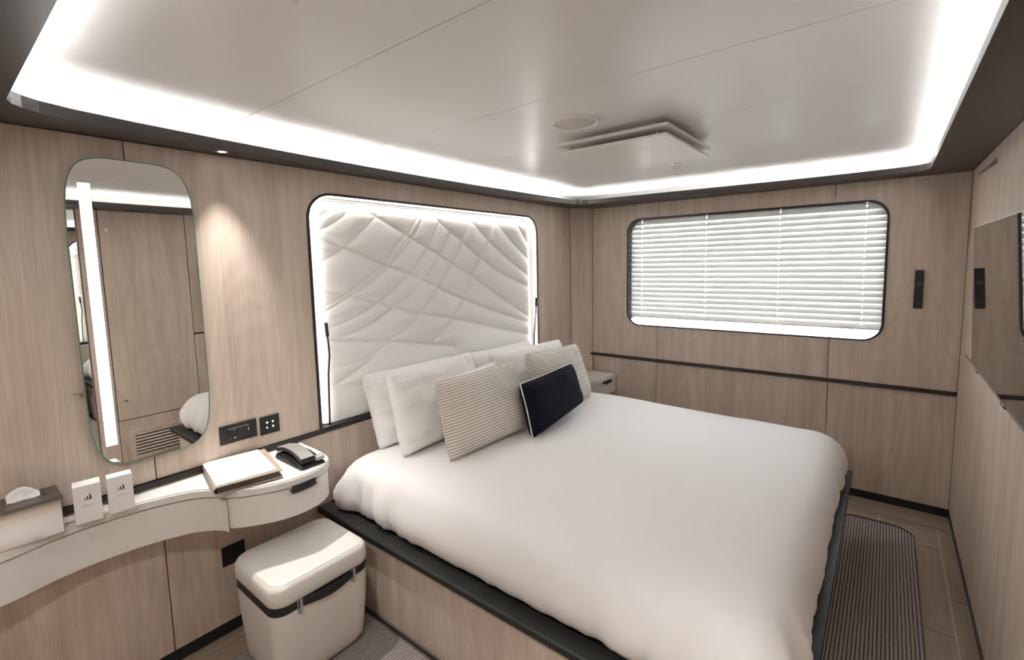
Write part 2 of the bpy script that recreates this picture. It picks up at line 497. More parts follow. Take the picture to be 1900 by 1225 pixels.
# chamfered corner panel between the two walls
c0, c1 = Vector((0.0, 3.587)), Vector((0.132, YB))
t = (c1 - c0).normalized(); nn = Vector((-t.y, t.x))
bm = B()
pts = [c0 + t*0.002, c1 - t*0.002, c1 - t*0.002 + nn*0.018, c0 + t*0.002 + nn*0.018]
ring_loft(bm, [[(p.x, p.y, 0.05) for p in pts], [(p.x, p.y, ZT) for p in pts]], True, True, True)
bmesh.ops.recalc_face_normals(bm, faces=bm.faces[:])
obj('corner_panel', bm, OAK, wall_back)

# --- television wall (right)
wall_right = wall('wall_right', XR + 0.020, XR + 0.12, YF - 0.1, YB + 0.1)
panel(wall_right, rect(3.538, YB, 0.05, ZT), XR, XR + 0.018, 'x')
panel(wall_right, [(1.515, 1.057), (3.536, 1.057), (3.536, 2.024), (2.972, 2.004), (2.972, 2.029), (3.536, 2.035), (3.536, ZT - g), (1.515, ZT - g)], XR, XR + 0.018, 'x')
panel(wall_right, [(2.299, 0.05), (3.536, 0.05), (3.536, 1.042), (2.299, 1.042)], XR, XR + 0.018, 'x')
panel(wall_right, [(1.515, 0.05), (2.295, 0.05), (2.295, 1.042), (1.515, 1.042)], XR, XR + 0.018, 'x')
panel(wall_right, rect(0.820, 0.942, 0.05, ZT), XR, XR + 0.018, 'x')
panel(wall_right, rect(0.942, 1.513, 0.05, 0.412), XR, XR + 0.018, 'x')
panel(wall_right, rect(YF, 0.18, 0.05, ZT), XR, XR + 0.018, 'x')
baseboard_right = struct(obj('baseboard_right', box(B(), XR - 0.001, XR + 0.018, YF, YB, 0, 0.049), BLACK))
# wardrobe door with a lock and a knob, mirrored door beside it
door_1 = struct(obj('door_1', box(B(), XR - 0.001, XR + 0.018, 0.946, 1.509, 0.417, ZT - 0.004), OAK), 'oak wardrobe door with two round locks')
bm = lathe(B(), [(0.014, 0.0), (0.014, -0.004), (0.010, -0.006), (0.010, -0.004), (0.004, -0.004)], (XR - 0.001, 0.987, 1.925), 20, 'x')
lab(obj('lock', bm, WHITE, door_1), 'white round lock')
bm = lathe(B(), [(0.006, 0.0), (0.006, -0.010), (0.013, -0.012), (0.013, -0.020), (0.006, -0.022)], (XR - 0.001, 0.998, 0.577), 20, 'x')
lab(obj('knob', bm, CHROME, door_1), 'small chrome knob')
door_2 = struct(obj('door_2', box(B(), XR - 0.001, XR + 0.016, 0.185, 0.817, 0.10, ZT - 0.004), OAK), 'mirrored wardrobe door')
obj('mirror_pane', box(B(), XR - 0.005, XR - 0.001, 0.195, 0.812, 0.20, ZT - 0.010), MIRROR, door_2)
# louvred grille under the wardrobe door
gr = thing('vent_grille', 'oak louvred air grille low on the wall under the wardrobe door', 'grille', (XR - 0.002, 1.19, 0.19))
bm = prism(B(), [[(1.005, 0.075), (1.375, 0.075), (1.375, 0.315), (1.005, 0.315)], rrect(1.035, 1.345, 0.105, 0.287, 0.004, 2)], XR - 0.008, XR - 0.0005, 'x')
obj('frame', bm, OAK, gr)
obj('backing', box(B(), XR - 0.002, XR - 0.0005, 1.036, 1.344, 0.106, 0.286), BLACK, gr)
for i in range(7):
    z = 0.116 + i*0.026
    bm = B()
    pf = [(XR - 0.0075, z), (XR - 0.0022, z + 0.012), (XR - 0.0022, z + 0.015), (XR - 0.0075, z + 0.004)]
    ring_loft(bm, [[(x, 1.036, zz) for x, zz in pf], [(x, 1.344, zz) for x, zz in pf]], True, True, True)
    bmesh.ops.recalc_face_normals(bm, faces=bm.faces[:])
    obj('slat', bm, OAK, gr)
# --- wall behind the camera
wall_front = wall('wall_front', -0.1, XR + 0.1, YF - 0.12, YF - 0.020)
for a, b in ((0.0, 0.9), (0.9, 1.75), (1.75, XR)): panel(wall_front, rect(a, b, 0.05, ZT), YF - 0.018, YF, 'y')
baseboard_front = struct(obj('baseboard_front', box(B(), 0, XR, YF - 0.018, YF + 0.001, 0, 0.049), BLACK))

# ------------------------------------------------------------------ window and blind
window_1 = struct(obj('window_1', prism(B(), [rrect(WX0 - 0.002, WX1 + 0.002, WZ0 - 0.002, WZ1 + 0.002, WR), rrect(WX0 + 0.011, WX1 - 0.011, WZ0 + 0.009, WZ1 - 0.011, WR - 0.011)], YB - 0.006, YB + 0.10, 'y'), BLACK), 'rounded window with a black rim')
bm = box(B(), WX0 - 0.049, WX1 + 0.049, YB + 0.0205, YB + 0.155, WZ0 - 0.0055, WZ0 + 0.002)
lab(obj('window_sill', bm, WHITE, window_1), 'white sill')
for x0, x1 in ((WX0 - 0.0495, WX0 - 0.044), (WX1 + 0.044, WX1 + 0.0495)):
    obj('side_lining', box(B(), x0, x1, YB + 0.0205, YB + 0.155, WZ0 + 0.002, WZ1 + 0.049), DARKW, window_1)
obj('window_pane', box(B(), WX0 - 0.043, WX1 + 0.043, YB + 0.140, YB + 0.146, WZ0 + 0.0025, WZ1 + 0.048), GLASS, window_1)
BY = YB + 0.062
bl = thing('venetian_blind', 'white venetian blind with closed slats hanging in the rounded window', 'blind', (1.35, BY, WZ0 + 0.07))
BX0, BX1 = WX0 - 0.012, WX1 + 0.030
obj('head_rail', box(B(), BX0, BX1, BY - 0.020, BY + 0.020, WZ1 + 0.037, WZ1 + 0.0485, 0.002, 1), WHITE, bl)
pitch, ztop, nsl = 0.0405, 1.972, 21
HOLES = (0.576, 1.106, 1.615, 2.112)
w, tilt = 0.0260, math.radians(66)
def slat(zc):
    bm = B()
    rr = []
    for k in range(7):
        s_ = -w + 2*w*k/6
        crown = 0.0034*(1 - (s_/w)**2)
        rr.append((BY + s_*math.cos(tilt) - crown*math.sin(tilt), zc + s_*math.sin(tilt) + crown*math.cos(tilt)*0.5))
    prof = rr + [(y + 0.0012*math.sin(tilt), z - 0.0012*math.cos(tilt)) for y, z in rr[::-1]]
    st, hole = [BX0], []
    for h in HOLES: st += [h - 0.0024, h + 0.0024]; hole.append(len(st) - 2)
    st.append(BX1)
    vv = [[bm.verts.new((x, y, z)) for y, z in prof] for x in st]
    n = len(prof)
    for a in range(len(st) - 1):
        for k in range(n):
            if a in hole and k in (2, 3, 9, 10): continue
            q = (vv[a][k], vv[a][(k+1) % n], vv[a+1][(k+1) % n], vv[a+1][k])
            bm.faces.new(q)
    bm.faces.new(vv[0][::-1]); bm.faces.new(vv[-1])
    bmesh.ops.recalc_face_normals(bm, faces=bm.faces[:])
    return bm
first = None
for i in range(nsl):
    zc = ztop - i*pitch
    if first is None:
        first = obj('slat', slat(zc), SLAT, bl, autosmooth=50)
    else:
        o = first.copy(); o.location = (0, 0, -i*pitch); COL.objects.link(o); o.parent = bl; o.matrix_parent_inverse = PINV[bl.name]
zb_ = ztop - nsl*pitch
obj('bottom_rail', box(B(), BX0, BX1, BY - 0.020, BY + 0.020, zb_ + 0.004, zb_ + 0.018, 0.003, 2), SLAT, bl)
for x in HOLES:
    obj('ladder_cord', tube(B(), [(x, BY - 0.0175, zb_ + 0.018), (x, BY - 0.018, 1.5), (x, BY - 0.0175, WZ1 + 0.01)], 0.0007, 5), WHITE, bl)

# ------------------------------------------------------------------ headboard
hb = thing('headboard', 'large white quilted leather headboard glowing in its black rounded arch', 'headboard', (0.0, 2.137, ZR))
out_l = rrect(HY0, HY1, ZR, HZ1, HR, 12, (1, 1, 0, 0))
in_l = rrect(HY0 + 0.013, HY1 - 0.013, ZR + 0.001, HZ1 - 0.013, HR - 0.013, 12, (1, 1, 0, 0))
bm = prism(B(), [out_l, in_l], -0.085, 0.005, 'x')
lab(obj('frame', bm, BLACK, hb), 'thin black rounded frame')
obj('backing_board', prism(B(), [out_l], -0.095, -0.085, 'x'), WREC, hb)
bm = prism(B(), [in_l, rrect(HY0 + 0.016, HY1 - 0.016, ZR + 0.003, HZ1 - 0.016, HR - 0.016, 12, (1, 1, 0, 0))], -0.085, -0.008, 'x')
lab(obj('recess_lining', bm, WREC, hb), 'white lining of the recess')
lp = rrect(HY0 + 0.0165, HY1 - 0.0165, ZR + 0.012, HZ1 - 0.0165, HR - 0.0165, 10, (1, 1, 0, 0))[1:]
lp = [lp[0]] + lp[1:] + [(HY0 + 0.0165, ZR + 0.012)]
obj('light_strip', tube(B(), [(-0.009, y, z) for y, z in lp], 0.003, 6), HEADM, hb)
obj('ledge', box(B(), -0.085, 0.011, HY0 + 0.013, HY1 - 0.013, ZR - 0.0005, ZR + 0.006, 0.001, 1), BLACK, hb)
SEAMS = [[(1.459,1.937),(1.606,1.881),(1.806,1.789),(1.963,1.712),(2.068,1.664),(2.191,1.602),(2.369,1.523),(2.615,1.38),(2.987,1.185)],
 [(1.203,1.783),(1.238,1.767),(1.396,1.706),(1.529,1.654),(1.65,1.61),(1.816,1.555),(1.924,1.512),(2.038,1.462),(2.225,1.389),(2.506,1.285),(3.001,1.127)],
 [(1.975,1.953),(2.079,1.88),(2.169,1.817),(2.275,1.759),(2.47,1.64),(2.675,1.535),(2.979,1.429)],
 [(2.351,1.92),(2.539,1.774),(2.79,1.621),(2.987,1.516)],[(2.597,1.944),(2.767,1.798),(2.985,1.653)],[(2.844,1.943),(2.989,1.777)],
 [(1.202,1.505),(1.381,1.458),(1.515,1.424),(1.702,1.362),(1.894,1.309),(2.153,1.25),(2.476,1.168),(2.998,1.031)],
 [(1.204,1.244),(1.292,1.228),(1.501,1.192),(1.741,1.151),(2.166,1.061)],[(1.206,1.001),(1.29,0.982),(1.487,0.952)],
 [(1.391,1.937),(1.295,1.87),(1.211,1.816)],[(1.481,1.945),(1.4,1.865),(1.239,1.771),(1.203,1.749)],
 [(1.669,1.942),(1.606,1.879),(1.524,1.81),(1.396,1.706),(1.28,1.639),(1.194,1.608)],
 [(1.926,1.914),(1.811,1.789),(1.704,1.697),(1.626,1.61),(1.522,1.534),(1.373,1.447),(1.196,1.374)],
 [(1.985,1.954),(1.845,1.762),(1.718,1.643),(1.583,1.538),(1.415,1.444),(1.198,1.34)],
 [(2.079,1.88),(1.962,1.707),(1.816,1.551),(1.623,1.416),(1.393,1.319),(1.207,1.297)],
 [(2.169,1.817),(2.069,1.672),(1.924,1.512),(1.773,1.405),(1.522,1.279),(1.292,1.225),(1.202,1.214)],
 [(2.351,1.92),(2.275,1.759),(2.169,1.603),(2.038,1.462),(1.894,1.309),(1.675,1.178),(1.48,1.087),(1.27,1.087)],
 [(2.61,1.937),(2.539,1.774),(2.395,1.575),(2.27,1.386),(2.153,1.245),(2.002,1.132)],
 [(1.675,1.178),(1.494,1.071),(1.29,0.982),(1.211,0.975)]]
def spline(pts, n=8):
    p = np.array(pts, float); out = []
    for i in range(len(p) - 1):
        p0, p1, p2, p3 = p[max(i-1, 0)], p[i], p[i+1], p[min(i+2, len(p)-1)]
        for k in range(n):
            t = k/n
            out.append(0.5*((2*p1) + (-p0+p2)*t + (2*p0-5*p1+4*p2-p3)*t*t + (-p0+3*p1-3*p2+p3)*t**3))
    out.append(p[-1])
    return np.array(out)
PY0, PY1, PZ0, PZ1, PR = HY0 + 0.026, HY1 - 0.026, ZR + 0.008, HZ1 - 0.026, HR - 0.022
ny, nz = 260, 160
gy, gz = np.meshgrid(np.linspace(PY0, PY1, ny), np.linspace(PZ0, PZ1, nz))
# pull grid points in the rounded top corners onto the outline
for cy, sgn in ((PY0 + PR, -1), (PY1 - PR, 1)):
    cz = PZ1 - PR
    dy, dz = (gy - cy)*sgn, gz - cz
    m = (dy > 0) & (dz > 0)
    rad = np.maximum(np.hypot(dy, dz), 1e-9); inf = np.maximum(np.maximum(dy, dz), 1e-9)
    k = np.where(m, inf/rad, 1.0)
    gy = np.where(m, cy + sgn*dy*k, gy); gz = np.where(m, cz + dz*k, gz)
def edge_dist(y, z):
    qy = np.abs(y - (PY0+PY1)/2) - ((PY1-PY0)/2 - PR); qz = z - (PZ1 - PR)
    d_round = PR - np.hypot(np.maximum(qy, 0), np.maximum(qz, 0)) - np.minimum(np.maximum(qy, qz), 0)
    return np.maximum(d_round, 0)
dist = np.full(gy.shape, 9.0)
for s in SEAMS:
    q = spline(s)
    for a, b in zip(q[:-1], q[1:]):
        ab = b - a; L2 = max((ab**2).sum(), 1e-12)
        t = np.clip(((gy - a[0])*ab[0] + (gz - a[1])*ab[1])/L2, 0, 1)
        dist = np.minimum(dist, np.hypot(gy - a[0] - t*ab[0], gz - a[1] - t*ab[1]))
ed = edge_dist(gy, gz)
puff = 0.016*(1 - np.exp(-dist/0.045)) - 0.006*np.exp(-(dist/0.006)**2)
fall = np.sqrt(np.clip(1 - (1 - np.clip(ed/0.10, 0, 1))**2, 0, 1))
gx = -0.074 + 0.040*fall + puff*fall
gx = np.minimum(gx, 0.0)
bm = B()
vs = [[bm.verts.new((gx[j, i], gy[j, i], gz[j, i])) for i in range(ny)] for j in range(nz)]
for j in range(nz - 1):
    for i in range(ny - 1):
        bm.faces.new((vs[j][i], vs[j][i+1], vs[j+1][i+1], vs[j+1][i]))
per = [vs[0][i] for i in range(ny)] + [vs[j][-1] for j in range(1, nz)] + [vs[-1][i] for i in range(ny-2, -1, -1)] + [vs[j][0] for j in range(nz-2, 0, -1)]
mid = Vector((0, (PY0+PY1)/2, (PZ0+PZ1)/2))
bk = [bm.verts.new((-0.078, v.co.y + (mid.y - v.co.y)*0.02, v.co.z + (mid.z - v.co.z)*0.02)) for v in per]
for i in range(len(per)):
    j = (i+1) % len(per)
    bm.faces.new((per[j], per[i], bk[i], bk[j]))
bm.faces.new(bk)
lab(obj('quilted_pad', bm, PADM, hb, smooth=True), 'quilted white leather pad')

# reading lamps standing on the ledge
def reading_lamp(y0, pts, label, side):
    t = thing('reading_lamp', label, 'lamp', (0.01, y0, ZR + 0.006), 'slim reading lamps at the headboard')
    ya, yb = (1.212, 1.335) if side < 0 else (2.945, 3.066)
    obj('base', box(B(), -0.012, 0.028, ya, yb, ZR + 0.0062, ZR + 0.013, 0.002, 2), BLACKM, t)
    obj('stem', tube(B(), [tuple(p) for p in pts[:-1]], 0.0048, 10), BLACKM, t, smooth=True)
    a, b = Vector(pts[-2]), Vector(pts[-1])
    obj('lamp_head', tube(B(), [a, a + (b-a)*0.02, b], [0.0055, 0.0088, 0.0088], 14), BLACKM, t, autosmooth=40)
    return t
reading_lamp(1.236, [(0.012, 1.236, 0.80), (0.012, 1.240, 0.93), (0.012, 1.245, 1.06), (0.014, 1.256, 1.16), (0.016, 1.253, 1.215), (0.016, 1.250, 1.255), (0.016, 1.246, 1.326)],
             'slim black gooseneck reading lamp at the near left edge of the quilted headboard', -1)
reading_lamp(3.0, [(0.012, 3.0, 0.80), (0.012, 3.004, 0.93), (0.012, 3.009, 1.048), (0.013, 3.025, 1.13), (0.014, 3.036, 1.19), (0.014, 3.040, 1.26), (0.014, 3.043, 1.332)],
             'slim black gooseneck reading lamp at the far right edge behind the pillows', 1)

# ------------------------------------------------------------------ bed
bed = thing('bed_base', 'oak bed base with a wide black leatherette rim under the white duvet', 'bed', (1.06, 2.145, 0))
obj('plinth', box(B(), 0.004, 2.04, 1.172, 3.118, 0.0, 0.362, 0.003, 1), OAK, bed)
def rim_ring(x1, y0, y1, z): return [(0.013, y0, z), (x1, y0, z), (x1, y1, z), (0.013, y1, z)]
bm = B()
rings = [rim_ring(2.115, 1.158, 3.132, 0.363), rim_ring(2.130, 1.143, 3.147, 0.370), rim_ring(2.132, 1.141, 3.149, 0.394), rim_ring(2.128, 1.147, 3.143, 0.400),
         rim_ring(2.062, 1.214, 3.076, 0.402), rim_ring(2.054, 1.222, 3.068, 0.396), rim_ring(2.054, 1.222, 3.068, 0.380)]
ring_loft(bm, rings, True, True, True)
bmesh.ops.recalc_face_normals(bm, faces=bm.faces[:])
lab(obj('rim', bm, BEDBLK, bed), 'wide black rim')

mt = thing('mattress', 'white mattress seen only as a sliver between duvet and black bed rim', 'mattress', (1.05, 2.145, 0.38))
bm = B()
rings = [[(x, y, z) for x, y in rrect(0.05 + i, 2.045 - i, 1.235 + i, 3.055 - i, 0.10 - i*0.5, 6)] for i, z in ((0.03, 0.3805), (0.0, 0.40), (0.0, 0.53), (0.01, 0.555), (0.04, 0.57))]
ring_loft(bm, rings, True, True, True)
obj('mattress_body', bm, LINEN, mt, autosmooth=50)
obj('label_band', box(B(), 0.4, 0.5, 1.2335, 1.2355, 0.44, 0.50), PAPER, mt)

def duvet():
    bm = B()
    cx, cy, hx, hy = 1.088, 2.140, 1.000, 0.940
    base = rrect(-hx, hx, -hy, hy, 0.10, 22)
    # even spacing round the edge
    per = []
    n = len(base)
    seg = [math.dist(base[i], base[(i+1) % n]) for i in range(n)]
    tot = sum(seg); NN = 420
    k, acc = 0, 0.0
    for i in range(NN):
        s = tot*i/NN
        while acc + seg[k] < s: acc += seg[k]; k += 1
        f = (s - acc)/seg[k]
        a, b = base[k], base[(k+1) % n]
        per.append((a[0] + (b[0]-a[0])*f, a[1] + (b[1]-a[1])*f))
    prof = [(0.035, 0.4045), (0.018, 0.406), (0.004, 0.420), (-0.008, 0.445), (-0.014, 0.475), (-0.014, 0.505), (-0.006, 0.540), (0.005, 0.572), (0.020, 0.600),
            (0.038, 0.621), (0.060, 0.637), (0.088, 0.648), (0.125, 0.655), (0.175, 0.659), (0.24, 0.661), (0.33, 0.663), (0.42, 0.663), (0.51, 0.664), (0.60, 0.665), (0.70, 0.665), (0.80, 0.665), (0.90, 0.665)]
    rings = []
    for ins, z in prof:
        rg = []
        for (x, y) in per:
            px = x*(1 - ins/hx) if ins > 0.3 else x - math.copysign(min(abs(ins), abs(x)), x)*(1 if ins > 0 else -1)*min(1, abs(x)/hx)**6
            py = y*(1 - ins/hx) if ins > 0.3 else y - math.copysign(min(abs(ins), abs(y)), y)*(1 if ins > 0 else -1)*min(1, abs(y)/hy)**6
            if 0.1 < ins <= 0.3 or True:
                s = 1 - ins/hx
                sx = 1 - ins/hx; sy = 1 - ins/hy if ins < 0.3 else 1 - (ins/hx)
                w = min(1, max(0, (ins - 0.05)/0.25))
                px, py = x*sx, y*sy
            wx, wy = cx + px, cy + py
            side = max(0.0, 1 - max(ins, 0)/0.12)
            # folds hanging down the sides, stronger near corners
            q = 9.0*(x*0.9 + y*1.1)
            cornerness = max(0, 1 - 1.3*math.hypot(hx - abs(x), hy - abs(y)))
            amp = (0.0045 + 0.022*cornerness)*side*min(1, max(0, (0.62 - z)/0.10))
            f = noise.noise(Vector((wx*13, wy*13, z*2.2 + x*2))) + 0.5*noise.noise(Vector((wx*31, wy*31, z*3)))
            d = Vector((x/hx, y/hy, 0)); d = Vector((d.x**5, d.y**5, 0))
            if d.length > 1e-6: d.normalize()
            wx += d.x*amp*f*1.5; wy += d.y*amp*f*1.5
            # broad softness over the top
            dz = 0.010*noise.noise(Vector((wx*1.7 + 3, wy*1.7, 0.3))) + 0.004*noise.noise(Vector((wx*4.5, wy*4.5, 2.0)))
            cr = noise.noise(Vector((wx*2.4 + wy*1.1, wy*2.0 - wx*0.7, 7)))
            dz += 0.0022*math.exp(-(cr/0.035)**2)
            top = min(1, max(0, (z - 0.56)/0.08))
            # the head end sinks a little at its near corner
            zz = z + dz*top
            hem = (0.004*noise.noise(Vector((x*5, y*5, 1.7))) + 0.004) if ins <= 0.02 and z < 0.42 else 0
            rg.append((wx, wy, max(zz + max(hem, 0), 0.4035)))
        rings.append(rg)
    vv = ring_loft(bm, rings, True)
    c = bm.verts.new((cx, cy, 0.666))
    last = vv[-1]
    for i in range(len(last)): bm.faces.new((last[i], last[(i+1) % len(last)], c))
    ring0 = vv[0]
    bmesh.ops.recalc_face_normals(bm, faces=bm.faces[:])
    bmesh.ops.smooth_vert(bm, verts=[v for r in vv[12:] for v in r], factor=0.5, use_axis_x=True, use_axis_y=True, use_axis_z=True)
    o = obj('duvet', bm, LINEN, smooth=True)
    tag(o, 'smooth white duvet tucked over the whole bed', 'duvet')
duvet()

# ------------------------------------------------------------------ pillows
def pillow(name, label, cat, BL, BR, TL, TR, th, mat, group, seed, wrinkle=0.006, pinch=0.03, piping=None, n=44, uvr=None):
    BL, BR, TL, TR = map(Vector, (BL, BR, TL, TR))
    nrm = ((BR - BL) + (TR - TL)).cross((TL - BL) + (TR - BR)).normalized()   # faces the room (+x)
    c = (BL + BR + TL + TR)/4
    t = thing(name, label, cat, ((BL+BR)/2)[:], group)
    bm = B()
    uvl = bm.loops.layers.uv.new('UVMap')
    uvs = {}
    grid = {}
    def pos(u, v, side):
        # edges pulled in between the corner ears
        du = pinch*(1 - v*v)*abs(u)**3*(1 if u > 0 else -1)
        dv = pinch*(1 - u*u)*abs(v)**3*(1 if v > 0 else -1)
        rc = 1 - 0.022*(abs(u)*abs(v))**7
        uu, vv_ = (u - du)*rc, (v - dv)*rc
        a, b = (uu+1)/2, (vv_+1)/2
        p = BL*(1-a)*(1-b) + BR*a*(1-b) + TL*(1-a)*b + TR*a*b
        prof = max(0, 1 - abs(u)**4.5)**0.48*max(0, 1 - abs(v)**4.5)**0.48
        edge = 1 - max(abs(u), abs(v))
        h = th*0.5*prof
        sag = 0.10*th*(1 - u*u)*(-v)*prof
        w = wrinkle*(noise.noise(Vector((u*3.1 + seed, v*3.1, side*2.0)))*prof + 0.8*noise.noise(Vector((u*2.5 + seed, v*11, side)))*prof*math.exp(-((1-abs(u))/0.35)**2)
                     + 0.8*noise.noise(Vector((u*11 + seed, v*2.5, side)))*prof*math.exp(-((1-abs(v))/0.35)**2))
        return p + nrm*side*(h + sag + w + 0.002)
    for side in (1, -1):
        for i in range(n+1):
            for j in range(n+1):
                u, v = -1 + 2*i/n, -1 + 2*j/n
                rim = i in (0, n) or j in (0, n)
                if side == -1 and rim: grid[(side, i, j)] = grid[(1, i, j)]; continue
                vt = bm.verts.new(pos(u, v, side if not rim else 0) if not rim else pos(u, v, 0))
                grid[(side, i, j)] = vt
                uvs[vt] = ((u+1)/2, (v+1)/2)
    for side in (1, -1):
        for i in range(n):
            for j in range(n):
                q = [grid[(side, i, j)], grid[(side, i+1, j)], grid[(side, i+1, j+1)], grid[(side, i, j+1)]]
                if side == -1: q.reverse()
                f = bm.faces.new(q)
                for l in f.loops: l[uvl].uv = uvs[l.vert]
    rimpts = [grid[(1, i, 0)].co.copy() for i in range(n)] + [grid[(1, n, j)].co.copy() for j in range(n)] + [grid[(1, n-i, n)].co.copy() for i in range(n)] + [grid[(1, 0, n-j)].co.copy() for j in range(n)]
    obj('cover', bm, mat, t, smooth=True)
    if piping:
        r, m = piping
        obj('piping', tube(B(), rimpts, r, 6, True), m, t, smooth=True)
    return t
GW, GS = 'white bed pillows against the headboard', 'striped cushions on the bed'
ZB = 0.668
pillow('pillow', 'white pillow leaning on the headboard, hindmost of the near stack', 'pillow', (0.185, 1.400, 0.648), (0.185, 2.06, 0.652), (0.070, 1.395, 1.035), (0.070, 2.03, 1.035), 0.15, PILLOWM, GW, 1.3, 0.016)
pillow('pillow', 'white pillow nearest the desk in front of the hindmost one, its top corner highest', 'pillow', (0.395, 1.385, ZB - 0.004), (0.370, 2.03, ZB), (0.255, 1.412, 1.062), (0.255, 2.022, 1.082), 0.135, PILLOWM, GW, 4.7, 0.014)
pillow('pillow', 'white pillow half hidden behind the larger near striped cushion', 'pillow', (0.505, 1.66, ZB), (0.505, 2.19, ZB), (0.385, 1.66, 0.99), (0.365, 2.120, 1.017), 0.085, PILLOWM, GW, 9.1, 0.007)
pillow('pillow', 'white pillow leaning on the headboard, hindmost of the far stack', 'pillow', (0.185, 2.16, 0.652), (0.185, 2.86, 0.652), (0.080, 2.165, 1.026), (0.080, 2.85, 1.02), 0.13, PILLOWM, GW, 2.2, 0.007)
pillow('pillow', 'white pillow behind the far striped cushion near the nightstand', 'pillow', (0.360, 2.24, ZB), (0.360, 2.97, ZB), (0.255, 2.194, 1.040), (0.285, 2.955, 1.030), 0.15, PILLOWM, GW, 6.4, 0.008)
pillow('cushion', 'larger beige and white striped cushion at the near side, left of the navy one', 'cushion', (0.625, 1.485, ZB - 0.004), (0.650, 2.08, ZB), (0.500, 1.515, 1.030), (0.500, 2.14, 1.036), 0.125, STRIPE, GS, 3.5, 0.006, 0.035, (0.0022, STRIPE))
pillow('cushion', 'beige and white striped cushion at the far side, partly behind the navy one', 'cushion', (0.620, 2.25, ZB), (0.624, 2.837, ZB), (0.500, 2.251, 1.051), (0.500, 2.837, 1.032), 0.14, STRIPE, GS, 8.8, 0.006, 0.045, (0.0022, STRIPE))
pillow('cushion', 'small navy blue cushion with white piping leaning in front of the striped ones', 'cushion', (0.777, 1.944, ZB - 0.002), (0.735, 2.535, 0.716), (0.668, 1.979, 0.946), (0.625, 2.575, 0.950), 0.125, NAVY, None, 5.5, 0.004, 0.040, (0.0040, CREAM))

# ------------------------------------------------------------------ dressing desk along the headboard wall
front = [(0.150, YF + 0.3), (0.150, -0.1), (0.143, 0.083), (0.115, 0.18), (0.100, 0.27), (0.100, 0.34), (0.108, 0.42), (0.129, 0.500), (0.165, 0.580), (0.219, 0.632), (0.262, 0.655), (0.300, 0.690),
         (0.340, 0.747), (0.372, 0.810), (0.386, 0.870), (0.386, 0.920), (0.374, 0.975), (0.350, 1.020), (0.318, 1.050), (0.275, 1.068), (0.200, 1.076), (0.090, 1.080), (0.0125, 1.080)]
fs = [tuple(p) for p in spline(front[:-1], 5)] + [front[-1]]
fs = [(0.0125, YF + 0.3)] + fs
def shrink(pts, d):
    n = len(pts); out = []
    for i, p in enumerate(pts):
        if i == 0 or i == n - 1: out.append(p if i else (p[0], p[1])); continue
        t = Vector(pts[i+1]) - Vector(pts[i-1]); t.normalize()
        out.append((max(0.0125, p[0] - t.y*d), p[1] + t.x*d))
    return out
desk = thing('dressing_desk', 'white lacquered wall desk with a wavy front under the oval mirror', 'desk', (0.15, 0.6, 0.585))
ZD = 0.757
def slab(loop, z0, z1, b=0.004):
    bm = B()
    rings = [[(x, y, z) for x, y in (shrink(loop, i) if i else loop)] for i, z in ((b, z0), (0, z0 + b), (0, z1 - b), (b, z1))]
    ring_loft(bm, rings, True, True, True)
    bmesh.ops.recalc_face_normals(bm, faces=bm.faces[:])
    return bm
obj('worktop', slab(fs, 0.7245, ZD), LACQ, desk, autosmooth=40)
# raised lip along the front edge
k0 = 1
lip = [p for p in fs[1:-1]]
li, lo_ = shrink(fs, 0.011)[1:-1], shrink(fs, 0.003)[1:-1]
bm = B()
ring_loft(bm, [[(a[0], a[1], ZD - 0.001), (a[0], a[1], ZD + 0.0022), (b[0], b[1], ZD + 0.0022), (b[0], b[1], ZD - 0.001)] for a, b in zip(lo_, li)], True, True, True)
bmesh.ops.recalc_face_normals(bm, faces=bm.faces[:])
obj('front_lip', bm, LACQ, desk)
fb = shrink(fs, 0.007)
kk = min(range(len(fs)), key=lambda i: abs(fs[i][1] - 0.655) + (0 if fs[i][0] < 0.3 else 9))
bodyA = fb[:kk+1] + [(0.0125, fs[kk][1])]
obj('shelf_body', slab(bodyA, 0.585, 0.7195, 0.003), LACQ, desk, autosmooth=40)
drawer_loop = [(0.0125, fs[kk][1] + 0.004)] + [(p[0], p[1] + (0.004 if i == 0 else 0)) for i, p in enumerate(fb[kk:])]
drawer = obj('drawer', slab(drawer_loop, 0.598, 0.7195, 0.004), LACQ, desk, autosmooth=40)
def handle(path, parent):
    """Black leather pull with chrome ends following the curved front."""
    bm = B()
    ring_loft(bm, [[(x + a, y, z) for a, z in ((0.0, -0.016), (0.010, -0.018), (0.014, -0.010), (0.013, 0.006), (0.008, 0.014), (0.0, 0.016))] for x, y, z in []] or [[(x + a, y, z + c) for a, c in ((-0.006, -0.014), (0.008, -0.016), (0.013, -0.008), (0.012, 0.006), (0.007, 0.014), (-0.006, 0.015))] for x, y, z in path], True, True, True)
    bmesh.ops.recalc_face_normals(bm, faces=bm.faces[:])
    lab(obj('handle', bm, BLACKM, parent, autosmooth=50), 'black leather pull')
handle([(0.380, 0.850, 0.716), (0.386, 0.875, 0.716), (0.387, 0.900, 0.716), (0.384, 0.925, 0.716), (0.375, 0.952, 0.716)], drawer)
for (x, y) in ((0.386, 0.846), (0.384, 0.955)):
    for z in (0.706, 0.726): lab(obj('handle_end', lathe(B(), [(0.004, -0.005), (0.004, 0.005)], (x, y, z), 10, 'y'), CHROME, drawer), 'chrome end pin of the pull')

